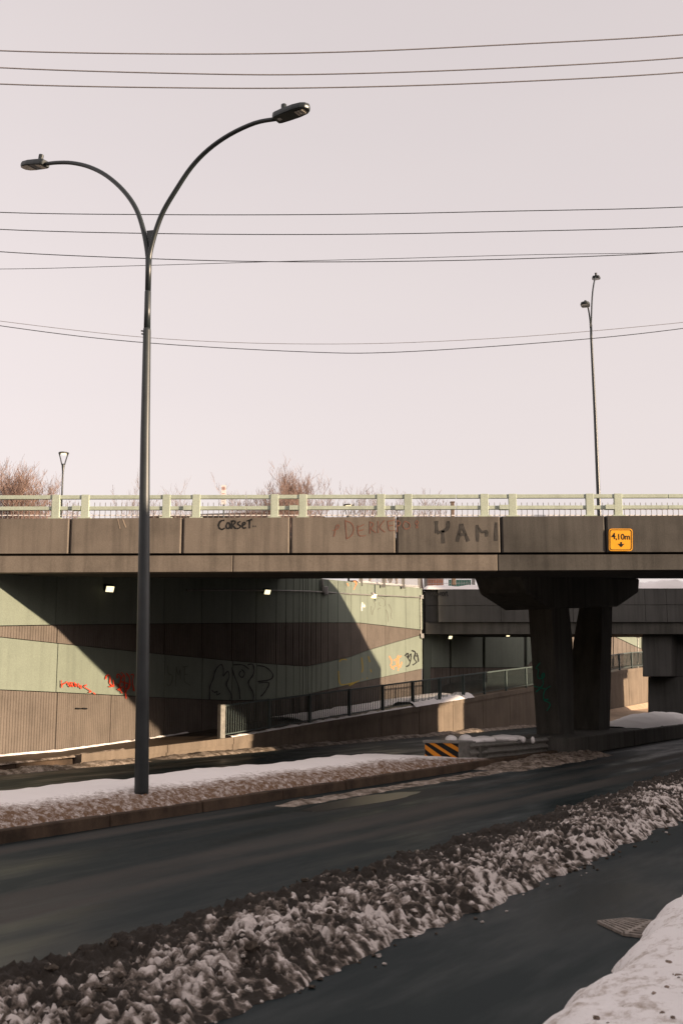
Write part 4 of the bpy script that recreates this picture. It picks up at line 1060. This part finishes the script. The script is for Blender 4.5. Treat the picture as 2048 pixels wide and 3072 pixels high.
MB().prism([pa(440, 692), pa(460, 690), pa(447, 745)], U * .02).build("gusset", POLE, lampA)
for x, y in ((434.5, 996), (435.3, 1005)):
    c = pa(x, y) - U * .07; MB().obox(c, Vector((1, 0, 0)), U, Z, .012, .012, .012).build("bolt", GALV, lampA)
tl, tr = pa(138, 492), pa(826, 357)
dl_ = (pa(75, 497) - pa(137, 493)); dl_.z = -0.02 * dl_.length
lamp_head(lampA, tl, (-N + Z * 0.20), .70, .30, False)
lamp_head(lampA, tr, (N + Z * 0.03), .70, .31, True)

# second lamp far right, behind the bridge
b2 = P(1797, 1575, 43.0); b2.z = 7.35
lampB = empty("street_lamp", b2, "thin distant double-arm street lamp rising behind the overpass railing", "street lamp", "double arm street lamps")
v2 = Vector((0.62, -0.78, 0)).normalized(); pl_n = Vector((v2.y, -v2.x, 0))
a2 = P(1797, 1560, 43.0)
pb = lambda x, y: P(x, y, 43.0)
MB().tube([Vector((a2.x + .02, 43.0, 7.3)), pb(1796, 1540), pb(1784, 1250), pb(1772, 1010), pb(1771.5, 975)], [.095, .088, .07, .052, .05], 12).build("pole", POLE, lampB, smooth=True)
MB().tube(soft([pb(1771.5, 985), P(1772.5, 955, 43.1), P(1775, 890, 43.4), P(1780, 850, 43.8), P(1785, 831, 44.2)]), .033, 8).build("arm", POLE, lampB, smooth=True)
MB().tube(soft([pb(1770, 985), P(1768, 955, 42.8), P(1763, 925, 42.0), P(1758, 914, 41.2), P(1755, 921, 40.6)]), .033, 8).build("arm", POLE, lampB, smooth=True)
lamp_head(lampB, P(1786, 831, 44.2), Vector((.28, 1.0, .25)), .75, .38, False)
lamp_head(lampB, P(1756, 920, 40.6), Vector((-.28, -.95, -.12)), .75, .38, False)

# lantern-style park lamps beyond the bridge
def lantern(x, ytop_, d, k, label, yb=1560):
    c = P(x, ytop_, d); r = empty("park_lamp", Vector((c.x, d, ez)), label, "street lamp", "lantern lamps beyond the bridge")
    m = d / F * k
    MB().tube([Vector((c.x, d, ez - .1)), Vector((c.x, d, c.z - 78 * m)), Vector((c.x, d, c.z - 62 * m)), Vector((c.x, d, c.z - 38 * m)), Vector((c.x, d, c.z - 35 * m))], [3.2 * m, 2.6 * m, 2.6 * m, 5.2 * m, 4.8 * m], 10).build("pole", POLE, r, smooth=True)
    for i in range(2):
        a = i * math.pi; dx = Vector((math.cos(a), math.sin(a), 0))
        MB().tube([Vector((c.x, d, c.z - 38 * m)) + dx * 4.2 * m, Vector((c.x, d, c.z - 18 * m)) + dx * 9 * m, Vector((c.x, d, c.z - 2 * m)) + dx * 14 * m], 1.9 * m, 6).build("frame_arm", POLE, r)
    MB().tube([Vector((c.x, d, c.z - 3.2 * m)), Vector((c.x, d, c.z)), Vector((c.x, d, c.z + .6 * m))], [15.5 * m, 15.8 * m, 14 * m], 16).build("cap", POLE, r)
    MB().tube([Vector((c.x, d, c.z - 6 * m)), Vector((c.x, d, c.z - 3.3 * m))], [7.5 * m, 9 * m], 12).build("lamp_lens", LAMP_WARM, r)
lantern(192, 1358, 50, 1.0, "dark funnel-shaped lantern lamp at the left above the railing")
lantern(1045, 1514, 56, 1.0, "funnel-shaped lantern lamp barely visible through the bridge railing")

# parking sign
ns = empty("parking_sign", P(671, 1550, 48), "white no parking sign with red ring above the railing", "sign")
MB().tube([Vector((P(671, 1550, 48).x, 48.05, ez)), Vector((P(671, 1480, 48).x, 48.05, P(671, 1470, 48).z))], .03, 8).build("post", RAIL_DARK, ns)
MB().prism(round_rect(664, 1455, 678.5, 1513, 2, 48), Vector((0, .01, 0))).build("plate", SIGN_WHITE, ns)
o_, i_ = [], []
for k in range(20):
    a = k * math.pi / 10; o_.append(P(671.2 + 5.2 * math.cos(a), 1465 + 5.6 * math.sin(a), 47.99)); i_.append(P(671.2 + 3.9 * math.cos(a), 1465 + 4.2 * math.sin(a), 47.99))
MB().add(o_ + i_, [(k, (k + 1) % 20, (k + 1) % 20 + 20, k + 20) for k in range(20)]).build("red_ring", SIGN_RED, ns, fix=False)
MB().add([P(667.6, 1462, 47.988), P(668.6, 1461, 47.988), P(674.8, 1468, 47.988), P(673.8, 1469, 47.988)], [(0, 1, 2, 3)]).build("red_slash", SIGN_RED, ns, fix=False)
lay_text("P", 671.2, 1468, 6, 47.985, BLACK, ns)
for j, (yy, w) in enumerate(((1480, 8), (1486, 6), (1498, 9), (1504, 7))):
    MB().add([P(671 - w / 2, yy, 47.99), P(671 + w / 2, yy, 47.99), P(671 + w / 2, yy + 1.6, 47.99), P(671 - w / 2, yy + 1.6, 47.99)], [(0, 1, 2, 3)]).build("print_line", SIGN_RED if j == 0 else BOXGREY, ns, fix=False)
for (xx, dd, lb) in ((1356, 52, "short weathered wooden post behind the bridge railing"),):
    wp = P(xx, 1508, dd)
    r = empty("wooden_post", Vector((wp.x, dd, ez)), lb, "post")
    MB().box((wp.x - .09, dd - .09, ez), (wp.x + .09, dd + .09, wp.z)).build("shaft", WOOD, r, bevel=.02)
    MB().box((wp.x - .11, dd - .11, wp.z), (wp.x + .11, dd + .11, wp.z + .05)).build("cap", WOOD, r)

# low dark-roofed building far behind
hb = P(700, 1550, 85)
house = empty("low_building", Vector((hb.x, 88, ez)), "low dark-roofed building behind the bridge railing", "building")
bw = 7.0; zr = P(700, 1532, 85).z; ze = P(700, 1552, 85).z
MB().box((hb.x - bw, 85, ez - .1), (hb.x + bw, 93, ze)).build("wall", BRICK, house)
MB().prism([Vector((hb.x - bw - .4, 84.6, ze)), Vector((hb.x + bw + .4, 84.6, ze)), Vector((hb.x + bw * .25, 86.5, zr + .1)), Vector((hb.x - bw * .3, 86.5, zr))], Vector((0, 6.5, 0))).build("roof", ROOF, house)
for k in range(5):
    xx = hb.x - 5 + k * 2.5; MB().box((xx - .5, 84.97, ze - 2.2), (xx + .5, 85.0, ze - .8)).build("window", GLASS_DARK, house)

# ------------------------------------------------------------------ trees
def tree(x, ytop_, d, spread, seed, dens, mat, label, width=90):
    rnd = random.Random(seed)
    t = P(x, ytop_, d); H = t.z - ez; root = Vector((t.x, d, ez))
    r = empty("bare_tree", root, label, "tree", "bare trees beyond the overpass")
    tr, cr = MB(), MB()
    def grow(p, dv, L, rad, lev, mb):
        n = 3 if lev > 2 else 4; pts = [p]; dirs = dv.copy(); radii = [rad]
        for i in range(n):
            dirs = (dirs + Vector((rnd.uniform(-1, 1), rnd.uniform(-1, 1), rnd.uniform(-.2, .8))) * (.10 + .05 * lev)).normalized()
            p = p + dirs * (L / n); pts.append(p); radii.append(rad * (1 - .45 * (i + 1) / n))
        mb.tube(pts, radii, 6 if lev < 2 else 3, cap=False)
        if lev >= 5 or (lev >= 4 and rnd.random() < .15): return
        kids = dens[lev]
        for k in range(kids):
            f = rnd.uniform(.35, 1.0); q = pts[min(n, max(1, int(f * n + .5)))]
            ax = Vector((rnd.uniform(-1, 1), rnd.uniform(-1, 1), 0)).normalized()
            nd = (dirs * rnd.uniform(.55, 1.0) + ax * rnd.uniform(.35, .95) * spread + Z * .28).normalized()
            grow(q, nd, L * rnd.uniform(.52, .78), max(.007, radii[-1] * rnd.uniform(.5, .75)), lev + 1, cr)
    for q in range(3):
        a = q * 2.1 + seed; dv = Vector((math.cos(a) * .22 * spread, math.sin(a) * .22 * spread, 1)).normalized()
        grow(root + Vector((math.cos(a), math.sin(a), 0)) * .1, dv, H * .36, H * .014, 0, tr)
    top = max(v.z for v in cr.v) - ez; kz = H / top; hw = max(1e-3, sorted(abs(v.x - root.x) for v in cr.v)[int(len(cr.v) * .97)]); kx = width * d / F / hw
    for m_ in (tr, cr):
        for v in m_.v: v.x = root.x + (v.x - root.x) * kx; v.y = root.y + (v.y - root.y) * kx; v.z = ez + (v.z - ez) * kz
    tr.build("trunk", mat, r, smooth=True, fix=False); cr.build("crown", mat, r, smooth=False, fix=False)
D1 = (5, 5, 4, 4, 4); D2 = (4, 3, 3, 3, 3)
tree(45, 1360, 58, 1.0, 1, D1, BARK, "dense reddish bare tree at the left edge above the railing", 125)
tree(-40, 1375, 60, 1.0, 11, D1, BARK, "reddish bare tree cut by the left frame edge", 120)
tree(150, 1440, 62, .9, 12, D2, BARK, "thin bare tree behind the funnel lantern lamp")
tree(395, 1410, 66, .8, 2, D2, BARK_PALE, "pale sparse bare tree just left of the tall lamp post", 70)
tree(530, 1425, 70, .9, 3, D2, BARK_PALE, "pale sparse bare tree right of the tall lamp post", 70)
tree(790, 1392, 58, 1.0, 4, D1, BARK, "bushy reddish bare tree right of the parking sign", 100)
tree(885, 1372, 60, .9, 5, D1, BARK, "tallest reddish bare tree above the middle of the railing", 90)
tree(1090, 1445, 66, .8, 6, D2, BARK_PALE, "small pale bare tree right of the tallest tree")
tree(1175, 1452, 68, .9, 8, D2, BARK_PALE, "small pale bare tree between two others in the middle right")
tree(1275, 1462, 66, .8, 9, D2, BARK_PALE, "rightmost small pale bare tree above the railing")

# ------------------------------------------------------------------ overhead wires
WIRES = [([(0, 152), (560, 162), (1024, 156), (1500, 135), (2048, 104)], 0, 30, "topmost pale overhead wire"),
         ([(0, 203), (620, 222), (1000, 222), (1500, 205), (2048, 173)], 0, 30, "second pale overhead wire from the top"),
         ([(0, 252), (600, 264), (1024, 262), (1500, 247), (2048, 217)], 0, 30, "third pale overhead wire from the top above the lamp heads"),
         ([(0, 637), (500, 644), (1024, 643), (1500, 634), (2048, 621)], 1, 36, "dark overhead wire crossing the upper lamp arms"),
         ([(0, 688), (500, 701), (1024, 703), (1500, 695), (2048, 680)], 1, 36, "dark overhead wire crossing the lamp fork"),
         ([(0, 755), (450, 776), (820, 785), (1200, 784), (1600, 775), (2048, 755)], 1, 37, "dark sagging wire just below the lamp fork"),
         ([(0, 807), (450, 796), (820, 785), (1200, 775), (1600, 764), (2048, 756)], 2, 40, "thin wire rising to the right across another wire"),
         ([(0, 963), (500, 1017), (1000, 1032), (1500, 1014), (2048, 967)], 3, 46, "faint pale wire sagging just above the lowest wire"),
         ([(0, 977), (400, 1025), (900, 1055), (1200, 1056), (1700, 1022), (2048, 985)], 1, 42, "lowest dark sagging overhead wire")]
for pts, st, d, lb in WIRES:
    v = [P(x, y, d) for x, y in pts]
    v = [v[0] + (v[0] - v[1]) * 0.9 + Z * .25] + v + [v[-1] + (v[-1] - v[-2]) * 0.9 + Z * .25]
    rad = (.020, .0155, .0115, .012)[st]
    tag(MB().tube(soft(v, 8), rad, 6).build("overhead_wire", (WIRE_PALE, WIRE, WIRE, WIRE_PALE)[st], smooth=True), lb + " across the sky", "wire", "overhead wires")

# ------------------------------------------------------------------ storm drain
dr = empty("storm_drain", G(1885, 2785, .012), "rusty slotted storm drain grate in the near lane beside snow", "drain")
q0, q1, q2, q3 = G(1794, 2766, .014), G(1872, 2803, .014), G(1955, 2764, .014), G(1880, 2757, .014)
def bar(a, b, w, nm, mt):
    d = (b - a); d.z = 0; d.normalize(); c = (a + b) / 2; MB().obox(c, d, Vector((-d.y, d.x, 0)), Z, (b - a).length / 2, w, .012).build(nm, mt, dr)
RUST = plain("worn_rusty_iron", (0.24, 0.205, 0.175), .7, .3, var=.45, scale=12)
q4 = G(1990, 2768, .014); q5 = G(1945, 2811, .014)
pit = MB().add([q0 - Z * .011, q1 - Z * .011, q5 - Z * .011, q4 - Z * .011, q2 - Z * .011, q3 - Z * .011], [(0, 1, 2, 3, 4, 5)]).build("pit", BLACK, dr, fix=False)
bar(q1, q2, .022, "spine", RUST); bar(q0, q1, .014, "frame_bar", RUST); bar(q0, q3, .014, "frame_bar", RUST); bar(q3, q2, .012, "frame_bar", RUST); bar(q1, q5, .014, "frame_bar", RUST)
for k in range(1, 8):
    f = k / 8; a = q0.lerp(q3, min(1, f * 1.0)) if f < 1 else q3; b = q1.lerp(q2, f * .96)
    bar(q0.lerp(q3, f), q1.lerp(q2, f), .0125, "grate_bar", RUST)
for k in range(1, 7):
    f = k / 7; bar(q1.lerp(q2, f), q5.lerp(q4, f), .0125, "grate_bar", RUST)

# ------------------------------------------------------------------ unseen building added behind the camera on the right; its shadow lies over the foreground
bb = empty("shade_building", Vector((40, -20, 0)), "plain brown brick building, unseen, put in to shade the foreground", "building")
MB().box((26, -75, 0), (52, 8.0, 10.0)).build("wall", BRICK, bb)
MB().box((25.7, -75.3, 10.0), (52.3, 8.3, 10.3)).build("roof", ROOF, bb)
for fl_ in range(3):
    for k in range(14):
        y = -72 + k * 5.5; MB().box((25.95, y, 1.0 + fl_ * 3.1), (26.0 - .002, y + 2.2, 2.9 + fl_ * 3.1)).build("window", GLASS_DARK, bb)

# right-hand side of the sunken road, out of the picture: trench wall, bridge abutment, ground behind, an added sun-blocking building past it
RW = 13.6
tw = empty("unseen_trench_wall", ST(0, RW, 0), "plain concrete trench wall along the near sidewalk, unseen and shaped to steer the sun", "wall")
sY = lambda y: (y - O2.y - N.y * RW) / U.y
def rwall(y0, y1, z0, z1, nm):
    a, b = sY(y0), sY(y1)
    MB().box8([ST(a, RW, z0), ST(b, RW, z0), ST(b, RW + .5, z0), ST(a, RW + .5, z0), ST(a, RW, z1), ST(b, RW, z1), ST(b, RW + .5, z1), ST(a, RW + .5, z1)]).build(nm, CONCRETE_PIER, tw)
yy = 6.0
while yy < 90:
    rwall(yy + .01, yy + 3.99, -.1, 3.65, "wall_panel"); yy += 4  # unseen, shaped to steer the sun
rwall(28.5, 39.9, 3.66, 6.2, "unseen_abutment"); rwall(42.1, 52, 3.66, 6.0, "sun_block_wall")  # unseen; heights and gap shaped to let one sun patch reach the ramp wall
tag(MB().add([ST(sY(6), RW + .4, 3.5), ST(sY(90), RW + .4, 3.5), ST(sY(90), RW + 90, 3.5), ST(sY(6), RW + 90, 3.5)], [(0, 1, 2, 3)]).build("terrace", GROUND_MAT), kind='structure')
b2_ = empty("blocker", Vector((40, 56, 3.5)), "unseen brick warehouse added to block sun beyond the overpass", "building")
MB().box((38, 49.4, 3.4), (42.6, 61.4, 14)).build("wall", BRICK, b2_)
MB().box((37.9, 49.3, 14), (42.8, 61.5, 14.3)).build("roof", ROOF, b2_)
for k in range(3): MB().box((37.95, 53.5 + 3 * k, 5), (37.998, 55 + 3 * k, 7)).build("window", GLASS_DARK, b2_)

# unseen street behind the camera and to the left, added to cut low sky light
for (x0, x1, y0, y1, h, lb) in ((-62, -24, -46, -30, 15, "long unseen brick block added to cut low sky light"), (-20, 22, -44, -28, 13, "lower unseen brick block added to cut low sky light")):
    q_ = empty("sky_blocker", Vector(((x0 + x1) / 2, (y0 + y1) / 2, 0)), lb, "building")
    MB().box((x0, y0, 0), (x1, y1, h)).build("wall", BRICK, q_); MB().box((x0 - .3, y0 - .3, h), (x1 + .3, y1 + .3, h + .3)).build("roof", ROOF, q_)
    for fl_ in range(4):
        for k in range(10):
            xx = x0 + 2 + k * (x1 - x0 - 4) / 10; MB().box((xx, y1 + .002, 1.2 + fl_ * 3.1), (xx + 1.5, y1 + .05, 2.8 + fl_ * 3.1)).build("window", GLASS_DARK, q_)
p0 = wz(B0, -400)
lw = empty("side_wall", Vector((-15, 12, 0)), "plain concrete wall continuing the underpass wall to the left", "wall")
for k in range(6):
    a = Vector((p0.x, p0.y, 0)).lerp(Vector((-20, -8, 0)), k / 6 + .004); b = Vector((p0.x, p0.y, 0)).lerp(Vector((-20, -8, 0)), (k + 1) / 6)
    o0 = Vector((-.6, .15, 0)); MB().box8([a, b, b + o0, a + o0, a + Z * 5.6, b + Z * 5.6, b + o0 + Z * 5.6, a + o0 + Z * 5.6]).build("wall_panel", BROWN_RIB, lw)
# shallow puddle on the carriageway
m_, n_, l_, b_ = _nodes("puddle_water")
b_.inputs['Base Color'].default_value = (0.012, 0.013, 0.012, 1); b_.inputs['Roughness'].default_value = 0.30; b_.inputs['IOR'].default_value = 1.33
_bump(n_, l_, b_, _noise(n_, l_, 6, 3, .5, _pos(n_)).outputs[0], .25, .01)
pc = G(1095, 2402); pts = []
for k in range(28):
    a = 2 * math.pi * k / 28; r_ = 1 + .28 * fr(math.cos(a) * 1.4, math.sin(a) * 1.4, 3); pts.append(pc + U * (2.1 * math.cos(a) * r_) + N * (.38 * math.sin(a) * r_) + Z * .004)
tag(MB().add(pts, [tuple(range(28))]).build("puddle", m_, fix=False), kind='structure')
